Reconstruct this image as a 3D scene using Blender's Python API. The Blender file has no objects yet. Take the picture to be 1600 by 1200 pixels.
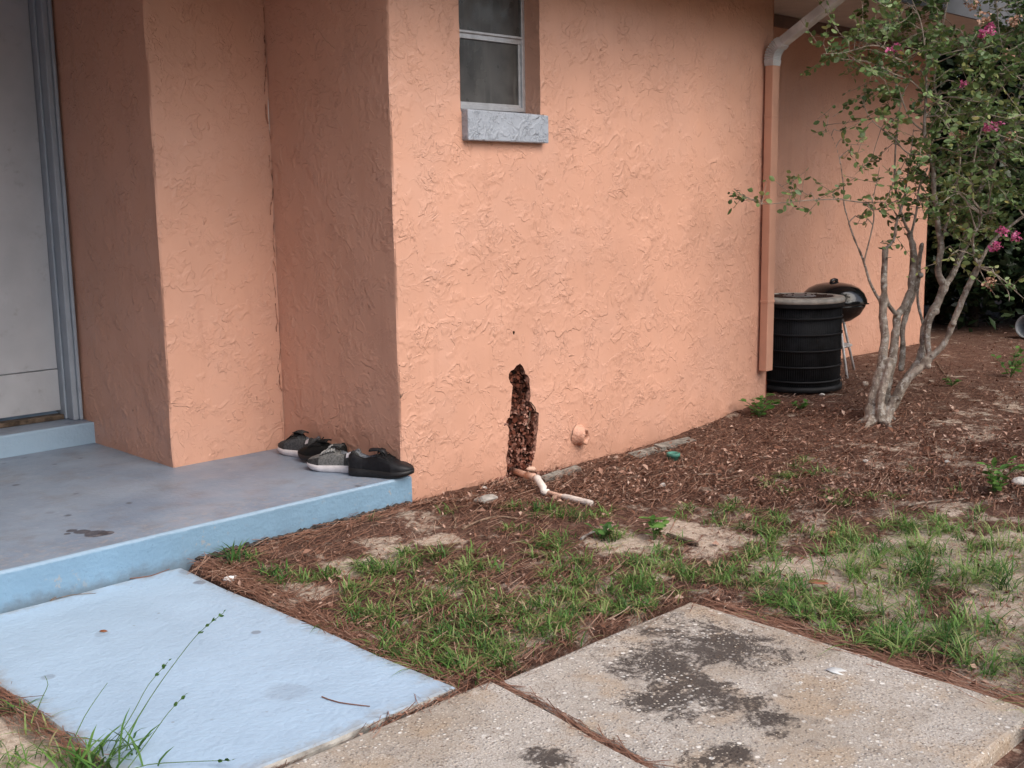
import bpy, bmesh, math, random
import numpy as np
from mathutils import Vector, Matrix
from mathutils.geometry import delaunay_2d_cdt
from math import radians, sin, cos, pi

random.seed(7)
rng = np.random.default_rng(11)
scene = bpy.context.scene
COL = scene.collection

# ------------------------------------------------------------------ camera
FPX = 1774.456                       # focal length for a 1600 px wide picture
PITCH, ROLL, YAW = radians(9.2235), radians(-0.87029), radians(44.69178)
CAM = np.array([-3.3445, -4.1392, 1.3])
_f = np.array([sin(YAW) * cos(PITCH), cos(YAW) * cos(PITCH), -sin(PITCH)])
_r = np.array([cos(YAW), -sin(YAW), 0.0])
_u = np.cross(_r, _f)
RIGHT = _r * cos(ROLL) + _u * sin(ROLL)
UP = -_r * sin(ROLL) + _u * cos(ROLL)
FWD = _f
cam_data = bpy.data.cameras.new('camera')
cam_data.sensor_width = 36.0
cam_data.lens = FPX / 1600 * 36.0
cam_data.clip_start = 0.05
cam_data.clip_end = 1500
cam = bpy.data.objects.new('camera', cam_data)
COL.objects.link(cam)
M = Matrix.Identity(4)
for i in range(3):
    M[i][0], M[i][1], M[i][2], M[i][3] = RIGHT[i], UP[i], -FWD[i], CAM[i]
cam.matrix_world = M
scene.camera = cam

# ------------------------------------------------------------------ light
SUN_EL, SUN_AZ = 46.0, 178.0         # degrees; azimuth clockwise from +Y
world = bpy.data.worlds.new('World')
scene.world = world
world.use_nodes = True
wn = world.node_tree
bg = wn.nodes['Background']
sky = wn.nodes.new('ShaderNodeTexSky')
sky.sky_type = 'NISHITA'
sky.sun_disc = False
sky.sun_elevation = radians(SUN_EL)
sky.sun_rotation = radians(SUN_AZ)
sky.air_density = 1.0
sky.dust_density = 4.0
sky.ozone_density = 0.6
wn.links.new(sky.outputs[0], bg.inputs[0])
bg.inputs[1].default_value = 0.14
sun_d = bpy.data.lights.new('sun', 'SUN')
sun_d.energy = 1.25
sun_d.angle = radians(60)
sun_d.color = (1.0, 0.975, 0.94)
sun = bpy.data.objects.new('sun', sun_d)
COL.objects.link(sun)
_sd = Vector((sin(radians(SUN_AZ)) * cos(radians(SUN_EL)), cos(radians(SUN_AZ)) * cos(radians(SUN_EL)), sin(radians(SUN_EL))))
sun.rotation_euler = _sd.to_track_quat('Z', 'Y').to_euler()
sun.location = (-2, -8, 12)
vs = scene.view_settings
vs.view_transform = 'Standard'
vs.look = 'None'
vs.exposure = 0.48
vs.gamma = 1.0
vs.use_curve_mapping = False
scene.cycles.max_bounces = 8
scene.cycles.use_denoising = True

# ------------------------------------------------------------------ helpers
def ray(px, py):
    return RIGHT * (px - 800) / FPX - UP * (py - 600) / FPX + FWD

def on_z(px, py, z):
    r = ray(px, py); return CAM + r * ((z - CAM[2]) / r[2])

def on_y(px, py, y):
    r = ray(px, py); return CAM + r * ((y - CAM[1]) / r[1])

def at_depth(px, py, d):
    return CAM + ray(px, py) * d

def lerp_tab(x, xs, ys):
    return np.interp(x, xs, ys)

def smooth(e0, e1, x):
    t = np.clip((x - e0) / (e1 - e0), 0, 1)
    return t * t * (3 - 2 * t)

def ground_z(x, y):
    x = np.asarray(x, float); y = np.asarray(y, float)
    near = np.interp(x, [-20, -2, 0, .3, .74, 1.04, 1.69, 2.18, 2.65, 2.9, 3.13, 3.6, 5, 7, 12],
                     [-.17, -.16, -.14, -.133, -.14, -.155, -.16, -.143, -.1, -.08, -.035, -.04, -.05, -.07, -.08])
    far = np.interp(x, [-20, 0, 1.0, 2.2, 3.5, 7, 12], [-.172, -.168, -.155, -.1, -.06, -.06, -.08])
    w = smooth(0, -1.3, y)
    z = near * (1 - w) + far * w
    z = z + .012 * np.sin(x * 2.7 + y * 1.9) * np.cos(y * 3.1 - x * 1.3) * smooth(-.3, -.9, y) * smooth(-.3, .3, x)
    return z

def on_ground(px, py):
    z = -.12
    for _ in range(12):
        p = on_z(px, py, z)
        z = float(ground_z(p[0], p[1]))
    return on_z(px, py, z)

def link(o, parent=None):
    COL.objects.link(o)
    if parent is not None:
        o.parent = parent
    return o

def tag(o, label=None, cat=None, group=None, kind=None):
    for k, v in (('label', label), ('category', cat), ('group', group), ('kind', kind)):
        if v:
            o[k] = v
    return o

def empty(name, loc=(0, 0, 0), rz=0.0, parent=None):
    o = bpy.data.objects.new(name, None)
    o.empty_display_size = .05
    o.location = tuple(float(v) for v in loc)
    o.rotation_euler = (0, 0, rz)
    return link(o, parent)

def mesh_np(name, verts, quads=None, tris=None, mats=None, parent=None, smooth_sh=False, midx=None, tint=None, obj=True):
    verts = np.asarray(verts, np.float32).reshape(-1, 3)
    nq = 0 if quads is None else len(quads)
    nt = 0 if tris is None else len(tris)
    me = bpy.data.meshes.new(name)
    me.vertices.add(len(verts))
    me.vertices.foreach_set('co', verts.ravel())
    li = []
    if nq: li.append(np.asarray(quads, np.int32).ravel())
    if nt: li.append(np.asarray(tris, np.int32).ravel())
    li = np.concatenate(li)
    me.loops.add(len(li))
    me.loops.foreach_set('vertex_index', li)
    me.polygons.add(nq + nt)
    st = np.concatenate([np.arange(nq) * 4, nq * 4 + np.arange(nt) * 3]).astype(np.int32)
    me.polygons.foreach_set('loop_start', st)
    if midx is not None:
        me.polygons.foreach_set('material_index', np.asarray(midx, np.int32))
    if smooth_sh:
        me.polygons.foreach_set('use_smooth', np.ones(nq + nt, bool))
    if tint is not None:
        a = me.color_attributes.new('tint', 'FLOAT_COLOR', 'POINT')
        c = np.ones((len(verts), 4), np.float32)
        t = np.asarray(tint, np.float32)
        if t.ndim == 1: c[:, 0] = t; c[:, 1] = t; c[:, 2] = t
        else: c[:, :t.shape[1]] = t
        a.data.foreach_set('color', c.ravel())
    me.update(calc_edges=True)
    me.validate()
    for m in (mats or []):
        me.materials.append(m)
    if not obj:
        return me
    o = bpy.data.objects.new(name, me)
    return link(o, parent)

class MB:
    """collects simple shapes into one mesh"""
    def __init__(s): s.v = []; s.f = []; s.m = []
    def add(s, verts, faces, mi=0):
        b = len(s.v)
        s.v += [tuple(float(c) for c in p) for p in verts]
        s.f += [tuple(b + i for i in f) for f in faces]
        s.m += [mi] * len(faces)
    def box(s, x0, x1, y0, y1, z0, z1, mi=0):
        s.add([(x0, y0, z0), (x1, y0, z0), (x1, y1, z0), (x0, y1, z0), (x0, y0, z1), (x1, y0, z1), (x1, y1, z1), (x0, y1, z1)],
              [(0, 3, 2, 1), (4, 5, 6, 7), (0, 1, 5, 4), (1, 2, 6, 5), (2, 3, 7, 6), (3, 0, 4, 7)], mi)
    def tube(s, pts, rad, n=8, cap=True, mi=0, sx=1.0, jit=0.0):
        pts = [np.asarray(p, float) for p in pts]
        if not hasattr(rad, '__len__'): rad = [rad] * len(pts)
        vs, fs = [], []
        t0 = pts[1] - pts[0]
        ref = np.array([0, 0, 1.0]) if abs(t0[2]) < .9 * np.linalg.norm(t0) else np.array([1.0, 0, 0])
        a = np.cross(t0, ref); a /= np.linalg.norm(a)
        for i, p in enumerate(pts):
            t = pts[min(i + 1, len(pts) - 1)] - pts[max(i - 1, 0)]
            t /= (np.linalg.norm(t) + 1e-9)
            a = a - t * (a @ t); a /= (np.linalg.norm(a) + 1e-9)
            b = np.cross(t, a)
            for k in range(n):
                an = 2 * pi * k / n
                rr = rad[i] * (1 + jit * (random.random() - .5))
                vs.append(p + a * cos(an) * rr * sx + b * sin(an) * rr)
        for i in range(len(pts) - 1):
            for k in range(n):
                fs.append((i * n + k, i * n + (k + 1) % n, (i + 1) * n + (k + 1) % n, (i + 1) * n + k))
        if cap:
            fs.append(tuple(reversed(range(n)))); fs.append(tuple(range((len(pts) - 1) * n, len(pts) * n)))
        s.add(vs, fs, mi)
    def lathe(s, prof, c=(0, 0, 0), n=32, mi=0, closed=False):
        vs, fs = [], []
        for r, z in prof:
            for k in range(n):
                an = 2 * pi * k / n
                vs.append((c[0] + r * cos(an), c[1] + r * sin(an), c[2] + z))
        m = len(prof)
        for i in range(m - 1 + (1 if closed else 0)):
            j = (i + 1) % m
            for k in range(n):
                fs.append((i * n + k, i * n + (k + 1) % n, j * n + (k + 1) % n, j * n + k))
        s.add(vs, fs, mi)
    def build(s, name, mats, parent=None, smooth_sh=False, bevel=0.0, seg=2):
        me = bpy.data.meshes.new(name)
        me.from_pydata(s.v, [], s.f)
        if not isinstance(mats, (list, tuple)): mats = [mats]
        for m in mats: me.materials.append(m)
        me.polygons.foreach_set('material_index', s.m)
        if smooth_sh: me.polygons.foreach_set('use_smooth', [True] * len(s.f))
        me.update()
        o = bpy.data.objects.new(name, me)
        link(o, parent)
        if bevel:
            b = o.modifiers.new('bevel', 'BEVEL'); b.width = bevel; b.segments = seg; b.limit_method = 'ANGLE'
            b.harden_normals = False
        return o

# ------------------------------------------------------------------ materials
class NT:
    def __init__(s, name, rough=.6, spec=.5, metal=0.0):
        s.m = bpy.data.materials.new(name); s.m.use_nodes = True
        s.t = s.m.node_tree; s.b = s.t.nodes['Principled BSDF']
        s.b.inputs['Roughness'].default_value = rough
        s.b.inputs['Specular IOR Level'].default_value = spec
        s.b.inputs['Metallic'].default_value = metal
        s.pos = s.t.nodes.new('ShaderNodeNewGeometry').outputs['Position']
    def n(s, typ, **kw):
        x = s.t.nodes.new(typ)
        for k, v in kw.items(): setattr(x, k, v)
        return x
    def put(s, sock, v):
        if isinstance(v, bpy.types.NodeSocket): s.t.links.new(v, sock)
        elif isinstance(v, (tuple, list)) and len(v) == 3 and sock.type == 'RGBA': sock.default_value = (*v, 1)
        else: sock.default_value = v
    def noise(s, scale, detail=3, rough=.55, dist=0.0, vec=None, off=None):
        x = s.n('ShaderNodeTexNoise')
        s.put(x.inputs['Scale'], scale); s.put(x.inputs['Detail'], detail); s.put(x.inputs['Roughness'], rough); s.put(x.inputs['Distortion'], dist)
        v = s.pos if vec is None else vec
        if off is not None: v = s.vadd(v, off)
        s.t.links.new(v, x.inputs['Vector'])
        return x.outputs['Fac']
    def vadd(s, v, off):
        x = s.n('ShaderNodeVectorMath', operation='ADD'); s.put(x.inputs[0], v); s.put(x.inputs[1], off); return x.outputs[0]
    def vmul(s, v, off):
        x = s.n('ShaderNodeVectorMath', operation='MULTIPLY'); s.put(x.inputs[0], v); s.put(x.inputs[1], off); return x.outputs[0]
    def vor(s, scale, feature='F1', out='Distance', vec=None, rnd=1.0):
        x = s.n('ShaderNodeTexVoronoi', feature=feature)
        s.put(x.inputs['Scale'], scale); s.put(x.inputs['Randomness'], rnd)
        s.t.links.new(s.pos if vec is None else vec, x.inputs['Vector'])
        return x.outputs[out]
    def map(s, v, a, b, c=0.0, d=1.0, sm=True):
        x = s.n('ShaderNodeMapRange', interpolation_type='SMOOTHSTEP' if sm else 'LINEAR')
        s.put(x.inputs[0], v)
        for i, q in zip((1, 2, 3, 4), (a, b, c, d)): s.put(x.inputs[i], q)
        return x.outputs[0]
    def math(s, op, a, b=0.0, c=None):
        x = s.n('ShaderNodeMath', operation=op); s.put(x.inputs[0], a); s.put(x.inputs[1], b)
        if c is not None: s.put(x.inputs[2], c)
        return x.outputs[0]
    def mix(s, f, a, b, blend='MIX'):
        x = s.n('ShaderNodeMix', data_type='RGBA', blend_type=blend)
        s.put(x.inputs[0], f); s.put(x.inputs[6], a); s.put(x.inputs[7], b); return x.outputs[2]
    def blob(s, c, r, edge=.35, warp=.0):
        """1 inside a round patch of radius r at world (x,y), falling off by edge*r"""
        v = s.n('ShaderNodeVectorMath', operation='SUBTRACT'); s.put(v.inputs[0], s.pos); s.put(v.inputs[1], tuple(float(q) for q in c))
        l = s.n('ShaderNodeVectorMath', operation='LENGTH'); s.t.links.new(v.outputs[0], l.inputs[0])
        return s.map(l.outputs['Value'], r, r * edge, 0.0, 1.0)
    def bump(s, h, dist=.005, strength=1.0):
        x = s.n('ShaderNodeBump'); s.put(x.inputs['Strength'], strength); s.put(x.inputs['Distance'], dist)
        s.t.links.new(h, x.inputs['Height']); s.t.links.new(x.outputs[0], s.b.inputs['Normal'])
    def col(s, c): s.put(s.b.inputs['Base Color'], c); return s
    def rough(s, v): s.put(s.b.inputs['Roughness'], v)
    def tint(s):
        x = s.n('ShaderNodeVertexColor'); x.layer_name = 'tint'; return x.outputs['Color']

def simple(name, c, rough=.6, spec=.5, metal=0.0, var=.15, scale=8.0, bump=0.0, bscale=60.0):
    k = NT(name, rough, spec, metal)
    n = k.noise(scale, 4)
    dark = tuple(v * (1 - var) for v in c); lite = tuple(min(1, v * (1 + var)) for v in c)
    k.col(k.mix(k.map(n, .3, .7), dark, lite))
    if bump: k.bump(k.noise(bscale, 4), bump)
    return k.m

def stucco(name, base, amp=.0045, sc=1.0, dirt=True):
    k = NT(name, .5, .42)
    warp = k.noise(3.0 * sc, 2)
    h = None
    for (s_, d_, t_, wd, off, a_, mt) in ((5.0, 2.6, .50, .016, (0, 0, 0), .80, .53), (8.5, 2.6, .53, .022, (5, 3, 9), .65, .51), (13.0, 2.2, .50, .03, (8, 5, 1), .45, .51), (21.0, 2.0, .52, .045, (11, 2, 4), .32, .50), (6.5, 2.6, .45, .018, (2, 17, 6), .70, .56)):
        n = k.noise(s_ * sc, 4.0, .52, d_ * .30, off=off)
        st = k.map(n, t_ - wd * .5, t_ + wd * .5)
        # relief dies out away from the edge so that each stroke has one crisp lip
        back = k.map(n, t_, t_ + .20, 1.0, .12)
        mk = k.map(k.noise(6.5 * sc, 3, off=tuple(o * 1.7 + 3 for o in off)), mt - .02, mt + .09)
        p = k.math('MULTIPLY', k.math('MULTIPLY', k.math('MULTIPLY', st, back), mk), a_)
        h = p if h is None else k.math('ADD', h, p)
    h = k.math('ADD', h, k.math('MULTIPLY', k.noise(150 * sc, 2), .06))
    h = k.math('ADD', h, k.math('MULTIPLY', k.noise(38 * sc, 3), .13))
    h = k.math('ADD', h, k.math('MULTIPLY', k.noise(2.5, 2), 1.2))
    cn = k.math('ABSOLUTE', k.math('SUBTRACT', k.noise(3.4 * sc, 7, .62, .6, off=(31, 7, 19)), .5))
    crack_shadow = k.math('MULTIPLY', k.map(cn, .0042, .0012), k.map(k.noise(2.6 * sc, 2, off=(1, 44, 3)), .58, .68))
    h = k.math('SUBTRACT', h, k.math('MULTIPLY', crack_shadow, .22))
    k.bump(h, amp)
    c = k.mix(k.map(k.noise(1.6, 4), .3, .7), tuple(v * .94 for v in base), tuple(min(1, v * 1.05) for v in base))
    # sun-faded, slightly pinker patches
    c = k.mix(k.map(k.noise(2.7, 3, off=(4, 4, 4)), .45, .7, 0, .28), c, (base[0] * .99, base[1] * 1.08, base[2] * 1.18))
    if dirt:
        c = k.mix(k.math('MULTIPLY', crack_shadow, .22), c, (base[0] * .42, base[1] * .36, base[2] * .34))  # hairline cracks, with the shadow lines of the relief painted in
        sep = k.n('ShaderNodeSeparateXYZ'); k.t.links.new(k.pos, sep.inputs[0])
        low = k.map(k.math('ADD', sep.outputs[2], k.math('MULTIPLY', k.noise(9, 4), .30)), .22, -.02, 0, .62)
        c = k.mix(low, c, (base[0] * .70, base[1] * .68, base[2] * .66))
        stv = k.vmul(k.pos, (14, 14, 1.1))
        c = k.mix(k.map(k.noise(1.0, 5, .6, vec=stv), .54, .74, 0, .28), c, (base[0] * .80, base[1] * .76, base[2] * .74))
        speck = k.math('MULTIPLY', k.map(k.vor(7), .035, .02), k.map(k.noise(1.3, 2), .5, .62))
        c = k.mix(k.math('MULTIPLY', speck, .7), c, (.10, .06, .045))
    k.col(c)
    k.rough(k.map(k.noise(5, 3), .3, .7, .42, .58))
    return k.m

PEACH = (.65, .36, .256)
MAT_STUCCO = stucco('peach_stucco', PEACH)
MAT_SILL = stucco('sill_stucco', (.36, .40, .46), .006, 1.6, dirt=False)

def paint_floor():
    k = NT('porch_floor_paint', .5, .4)
    c = k.mix(k.map(k.noise(2.2, 5), .3, .7), (.195, .25, .335), (.265, .325, .41))
    c = k.mix(k.map(k.noise(5, 6, .7), .46, .70, 0, .65), c, (.20, .21, .235))
    c = k.mix(k.map(k.noise(26, 4), .62, .72, 0, .35), c, (.42, .42, .45))
    sp = k.math('MULTIPLY', k.map(k.math('ADD', k.vor(7), k.math('MULTIPLY', k.noise(30, 3), .12)), .22, .13), k.map(k.noise(2.1, 2, off=(3, 1, 0)), .42, .56))
    c = k.mix(k.math('MULTIPLY', sp, .75), c, (.07, .075, .09))
    wob = k.math('MULTIPLY', k.noise(24, 4), .9)
    for (px, py, r) in ((150, 834, .075), (128, 831, .05), (112, 829, .035), (165, 833, .05), (105, 848 - 14, .02)):
        p = on_z(px, py, 0)
        f = k.map(k.math('MULTIPLY', k.blob(p, r, .2), k.math('ADD', wob, .2)), .22, .34)
        c = k.mix(k.math('MULTIPLY', f, .85), c, (.055, .05, .058))
    # worn strip with flaked paint near the front edge
    sep = k.n('ShaderNodeSeparateXYZ'); k.t.links.new(k.pos, sep.inputs[0])
    e = k.math('MULTIPLY', k.map(sep.outputs[1], .34, .05), k.map(k.noise(30, 5, .7), .50, .62))
    c = k.mix(k.math('MULTIPLY', e, .42), c, (.40, .36, .35))
    k.col(c)
    k.bump(k.noise(40, 5), .0025)
    k.rough(k.map(k.noise(6, 3), .3, .7, .38, .6))
    return k.m

def paint_blue(name, base, stains=(), edges=None, face=False):
    k = NT(name, .5, .4)
    c = k.mix(k.map(k.noise(2.5, 5), .3, .7), tuple(v * .93 for v in base), tuple(min(1, v * 1.04) for v in base))
    c = k.mix(k.map(k.noise(9, 6, .65), .52, .75, 0, .30), c, (base[0] * .80, base[1] * .80, base[2] * .80))
    c = k.mix(k.map(k.noise(70, 3, .6), .66, .74, 0, .5), c, (base[0] * .62, base[1] * .62, base[2] * .64))
    sp = k.math('MULTIPLY', k.map(k.vor(14), .10, .05), k.map(k.noise(3.1, 2), .5, .62))
    c = k.mix(k.math('MULTIPLY', sp, .6), c, (.20, .22, .25))
    for p, r, a in stains:
        f = k.map(k.math('MULTIPLY', k.blob(p, r, .15), k.math('ADD', k.noise(22, 4), .3)), .3, .62)
        c = k.mix(k.math('MULTIPLY', f, a), c, (.17, .185, .225))
    if edges:
        sep = k.n('ShaderNodeSeparateXYZ'); k.t.links.new(k.pos, sep.inputs[0])
        x0, x1, y0, y1 = edges
        d = k.math('MINIMUM', k.math('MINIMUM', k.math('SUBTRACT', sep.outputs[0], x0), k.math('SUBTRACT', x1, sep.outputs[0])), k.math('MINIMUM', k.math('SUBTRACT', sep.outputs[1], y0), k.math('SUBTRACT', y1, sep.outputs[1])))
        e = k.math('ADD', d, k.math('MULTIPLY', k.math('SUBTRACT', k.noise(13, 6, .7), .5), .22))
        c = k.mix(k.map(e, .07, -.03, 0, .75), c, (.30, .30, .29))
        e2 = k.math('ADD', d, k.math('MULTIPLY', k.math('SUBTRACT', k.noise(48, 5, .7), .5), .10))
        c = k.mix(k.map(e2, .004, -.010, 0, .9), c, (.26, .23, .20))
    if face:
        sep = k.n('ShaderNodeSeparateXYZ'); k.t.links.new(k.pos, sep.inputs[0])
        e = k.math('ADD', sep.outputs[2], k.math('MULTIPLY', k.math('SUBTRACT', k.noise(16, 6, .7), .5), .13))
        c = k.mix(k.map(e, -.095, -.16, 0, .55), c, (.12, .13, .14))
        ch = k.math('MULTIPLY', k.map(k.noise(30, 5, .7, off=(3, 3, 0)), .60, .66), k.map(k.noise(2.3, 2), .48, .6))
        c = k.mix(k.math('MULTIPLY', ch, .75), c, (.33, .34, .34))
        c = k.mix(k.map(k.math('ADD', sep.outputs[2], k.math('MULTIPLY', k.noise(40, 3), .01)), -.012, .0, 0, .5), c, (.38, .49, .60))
    k.col(c)
    k.bump(k.math('ADD', k.noise(55, 5), k.math('MULTIPLY', k.noise(9, 3), 2.0)), .003)
    return k.m

MAT_FLOOR = paint_floor()
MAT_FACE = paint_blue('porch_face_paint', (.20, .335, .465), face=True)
_st = [(on_z(312, 910, -.15), .045, .8), (on_z(400, 988, -.15), .03, .6), (on_z(295, 892, -.15), .07, .5), (on_z(75, 1058, -.15), .04, .4), (on_z(160, 990, -.15), .05, .25), (on_z(445, 1080, -.15), .12, .22)]
MAT_SLAB = paint_blue('slab_paint', (.405, .55, .70), _st, edges=(-2.15, -1.195, -1.712, -.03))

def aggregate():
    k = NT('exposed_aggregate_concrete', .85, .3)
    c = k.mix(k.map(k.noise(3.2, 5), .3, .7), (.49, .45, .40), (.62, .58, .53))
    fine = k.noise(170, 3, .7)
    c = k.mix(k.map(fine, .38, .66), tuple(v * .74 for v in (.50, .44, .38)), c)
    c = k.mix(k.map(k.noise(1.9, 6, .68, off=(2, 9, 4)), .42, .64, 0, .62), c, (.33, .26, .19))
    # rusty leaf stains
    c = k.mix(k.map(k.noise(4.5, 5, .6, off=(7, 2, 1)), .48, .66, 0, .5), c, (.42, .30, .19))
    c = k.mix(k.map(k.noise(14, 5, .7, off=(1, 8, 1)), .52, .68, 0, .45), c, (.20, .165, .135))
    # black lichen / mould patches
    lich = None
    for px, py, r in ((1090, 1005, .30), (1040, 1035, .24), (1150, 1015, .22), (985, 1045, .13), (1080, 1085, .22), (1150, 1100, .16), (1200, 1125, .14), (1040, 1095, .16), (850, 1180, .08), (1130, 1180, .12)):
        b = k.blob(on_z(px, py, -.15), r * 1.45, .02)
        lich = b if lich is None else k.math('MAXIMUM', lich, b)
    ln = k.math('ADD', k.math('MULTIPLY', k.noise(9, 8, .72, .6), 1.5), k.math('MULTIPLY', lich, .50))
    ln = k.math('ADD', ln, k.math('MULTIPLY', k.math('SUBTRACT', k.noise(60, 4, .7), .5), .7))
    c = k.mix(k.map(ln, .95, 1.19, 0, .92), c, (.058, .046, .040))
    # pale shell and pebble flecks
    for sc, th, thr, colr in ((62, .36, .58, (.76, .73, .67)), (34, .30, .70, (.82, .79, .73)), (105, .36, .6, (.62, .55, .45)), (85, .34, .62, (.17, .12, .085)), (24, .2, .86, (.80, .78, .73))):
        x = k.n('ShaderNodeTexVoronoi'); k.put(x.inputs['Scale'], sc); k.t.links.new(k.pos, x.inputs['Vector'])
        s2 = k.n('ShaderNodeSeparateColor'); k.t.links.new(x.outputs['Color'], s2.inputs[0])
        f = k.math('MULTIPLY', k.map(x.outputs['Distance'], th, th * .6), k.math('GREATER_THAN', s2.outputs[0], thr))
        f = k.math('MULTIPLY', f, k.map(k.noise(5, 3, off=(sc, 0, 0)), .42, .6))
        c = k.mix(k.math('MULTIPLY', f, .9), c, colr)
    k.col(c)
    h = k.math('ADD', k.math('MULTIPLY', fine, .5), k.map(k.vor(62), .4, .1, 0, .6))
    k.bump(k.math('ADD', h, k.math('MULTIPLY', k.noise(7, 4), .6)), .005)
    return k.m
MAT_AGG = aggregate()

def ground_mat():
    k = NT('sandy_soil_and_mulch', .95, .15)
    t = k.tint()
    sep = k.n('ShaderNodeSeparateColor'); k.t.links.new(t, sep.inputs[0])
    n1 = k.noise(6, 6, .65)
    n2 = k.noise(45, 5, .7)
    sand = k.mix(k.map(n2, .35, .65), (.42, .335, .26), (.60, .505, .415))
    sand = k.mix(k.map(k.noise(160, 3), .55, .72, 0, .6), sand, (.23, .16, .11))
    mul = k.mix(k.map(k.noise(70, 5, .75), .35, .68), (.075, .040, .030), (.235, .135, .10))
    mul = k.mix(k.map(k.noise(24, 4), .55, .7, 0, .6), mul, (.27, .19, .145))
    f = k.math('ADD', sep.outputs[0], k.math('MULTIPLY', k.math('SUBTRACT', n1, .5), 2.0))
    f = k.math('ADD', f, k.math('MULTIPLY', k.math('SUBTRACT', n2, .5), .5))
    k.col(k.mix(k.map(f, .38, .64), mul, sand))
    k.bump(k.math('ADD', k.math('MULTIPLY', n2, .7), k.math('MULTIPLY', k.noise(150, 3), .4)), .012)
    return k.m
MAT_GROUND = ground_mat()

def tinted(name, ca, cb, rough=.6, spec=.3, trans=0.0):
    k = NT(name, rough, spec)
    s = k.n('ShaderNodeSeparateColor'); k.t.links.new(k.tint(), s.inputs[0])
    r = k.n('ShaderNodeValToRGB')
    cols = [ca, cb] if not isinstance(ca[0], tuple) else list(ca)
    els = r.color_ramp.elements
    while len(els) < len(cols): els.new(.5)
    for i, c in enumerate(cols):
        els[i].position = i / (len(cols) - 1); els[i].color = (*c, 1)
    k.t.links.new(s.outputs[0], r.inputs[0])
    k.col(r.outputs[0])
    if trans:
        tr = k.n('ShaderNodeBsdfTranslucent'); k.t.links.new(r.outputs[0], tr.inputs[0])
        ms = k.n('ShaderNodeMixShader'); ms.inputs[0].default_value = trans
        out = k.t.nodes['Material Output']
        k.t.links.new(k.b.outputs[0], ms.inputs[1]); k.t.links.new(tr.outputs[0], ms.inputs[2]); k.t.links.new(ms.outputs[0], out.inputs[0])
    return k.m

MAT_GRASS = tinted('grass_blades', ((.033, .08, .020), (.072, .18, .034), (.165, .31, .068), (.44, .38, .20)), None, .5, .35, .25)
MAT_NEEDLE = tinted('pine_needles', ((.085, .043, .030), (.20, .095, .062), (.32, .175, .12), (.46, .33, .25)), None, .75, .2)
MAT_LITTER = tinted('dry_leaves', ((.075, .034, .022), (.20, .095, .06), (.36, .21, .155), (.58, .42, .335)), None, .8, .2)
MAT_LEAF = tinted('crape_myrtle_leaf', ((.04, .08, .026), (.11, .185, .058), (.22, .31, .115), (.34, .28, .09)), None, .42, .45, .2)
MAT_DARKLEAF = tinted('hedge_leaf', ((.012, .026, .012), (.028, .055, .02), (.06, .09, .04)), None, .4, .5)
MAT_WEED = tinted('weed_leaf', ((.04, .11, .02), (.09, .21, .04), (.16, .30, .07)), None, .5, .35, .25)
MAT_PINK = tinted('pink_petals', ((.42, .06, .17), (.62, .14, .32), (.75, .32, .46)), None, .6, .3, .25)
MAT_SEED = tinted('faded_blossom', ((.22, .11, .07), (.48, .27, .19), (.60, .42, .30)), None, .7, .2)

def bark():
    k = NT('mottled_bark', .85, .2)
    c = k.mix(k.map(k.noise(16, 5, .65), .36, .64), (.16, .13, .105), (.33, .285, .24))
    c = k.mix(k.map(k.noise(34, 4, .6, off=(3, 3, 3)), .53, .61, 0, .85), c, (.42, .40, .36))
    c = k.mix(k.map(k.noise(9, 4, off=(9, 1, 3)), .55, .7, 0, .6), c, (.055, .042, .034))
    c = k.mix(k.map(k.noise(60, 3), .62, .72, 0, .6), c, (.045, .04, .035))
    k.col(c)
    st = k.vmul(k.pos, (60, 60, 14))
    k.bump(k.math('ADD', k.noise(1.0, 4, vec=st), k.math('MULTIPLY', k.noise(50, 3), .5)), .008)
    return k.m
MAT_BARK = bark()
MAT_TWIG = simple('pale_twig', (.28, .235, .19), .8, .2, var=.4, scale=30)
MAT_DARKBARK = simple('dark_bark', (.05, .04, .03), .9, .2, var=.4, scale=20, bump=.01)
MAT_STICK = simple('dead_stick', (.22, .155, .11), .85, .2, var=.45, scale=40, bump=.003)
MAT_DOOR = NT('door_paint', .5, .4)
_k = MAT_DOOR
_c = _k.mix(_k.map(_k.noise(2.5, 4), .3, .7), (.40, .42, .45), (.49, .51, .54))
_c = _k.mix(_k.map(_k.noise(11, 6, .7), .56, .74, 0, .6), _c, (.30, .30, .31))
_k.col(_c); _k.bump(_k.noise(60, 3), .001); MAT_DOOR = _k.m
MAT_DFRAME = simple('door_frame_paint', (.34, .395, .455), .5, .4, var=.06)
MAT_THRESH = simple('weathered_wood', (.10, .075, .055), .85, .2, var=.6, scale=26, bump=.004)
MAT_ALU = simple('dull_aluminium', (.50, .51, .53), .42, .5, .55, var=.12, scale=20)
MAT_SOFFIT = simple('soffit_paint', (.55, .535, .51), .7, .3, var=.07)
MAT_FRIEZE = simple('brown_frieze_paint', (.16, .105, .085), .6, .3, var=.15)
MAT_FASCIA = simple('fascia_metal', (.12, .125, .14), .5, .4, var=.1)
MAT_ROOF = simple('roof_shingle', (.10, .09, .085), .9, .2, var=.3, scale=14, bump=.006)
MAT_WHITEMETAL = simple('weathered_white_gutter', (.55, .56, .57), .45, .45, var=.2, scale=9)
MAT_SPOUT = simple('peach_painted_metal', (.615, .336, .236), .42, .45, var=.06, scale=5)
MAT_PVC = simple('white_plastic_pipe', (.72, .66, .60), .45, .4, var=.12, scale=14)
MAT_PVCP = simple('peach_splashed_pipe', (.62, .40, .30), .5, .4, var=.2, scale=18)
MAT_CONC = simple('bare_concrete', (.36, .345, .315), .9, .2, var=.3, scale=18, bump=.005)
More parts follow.
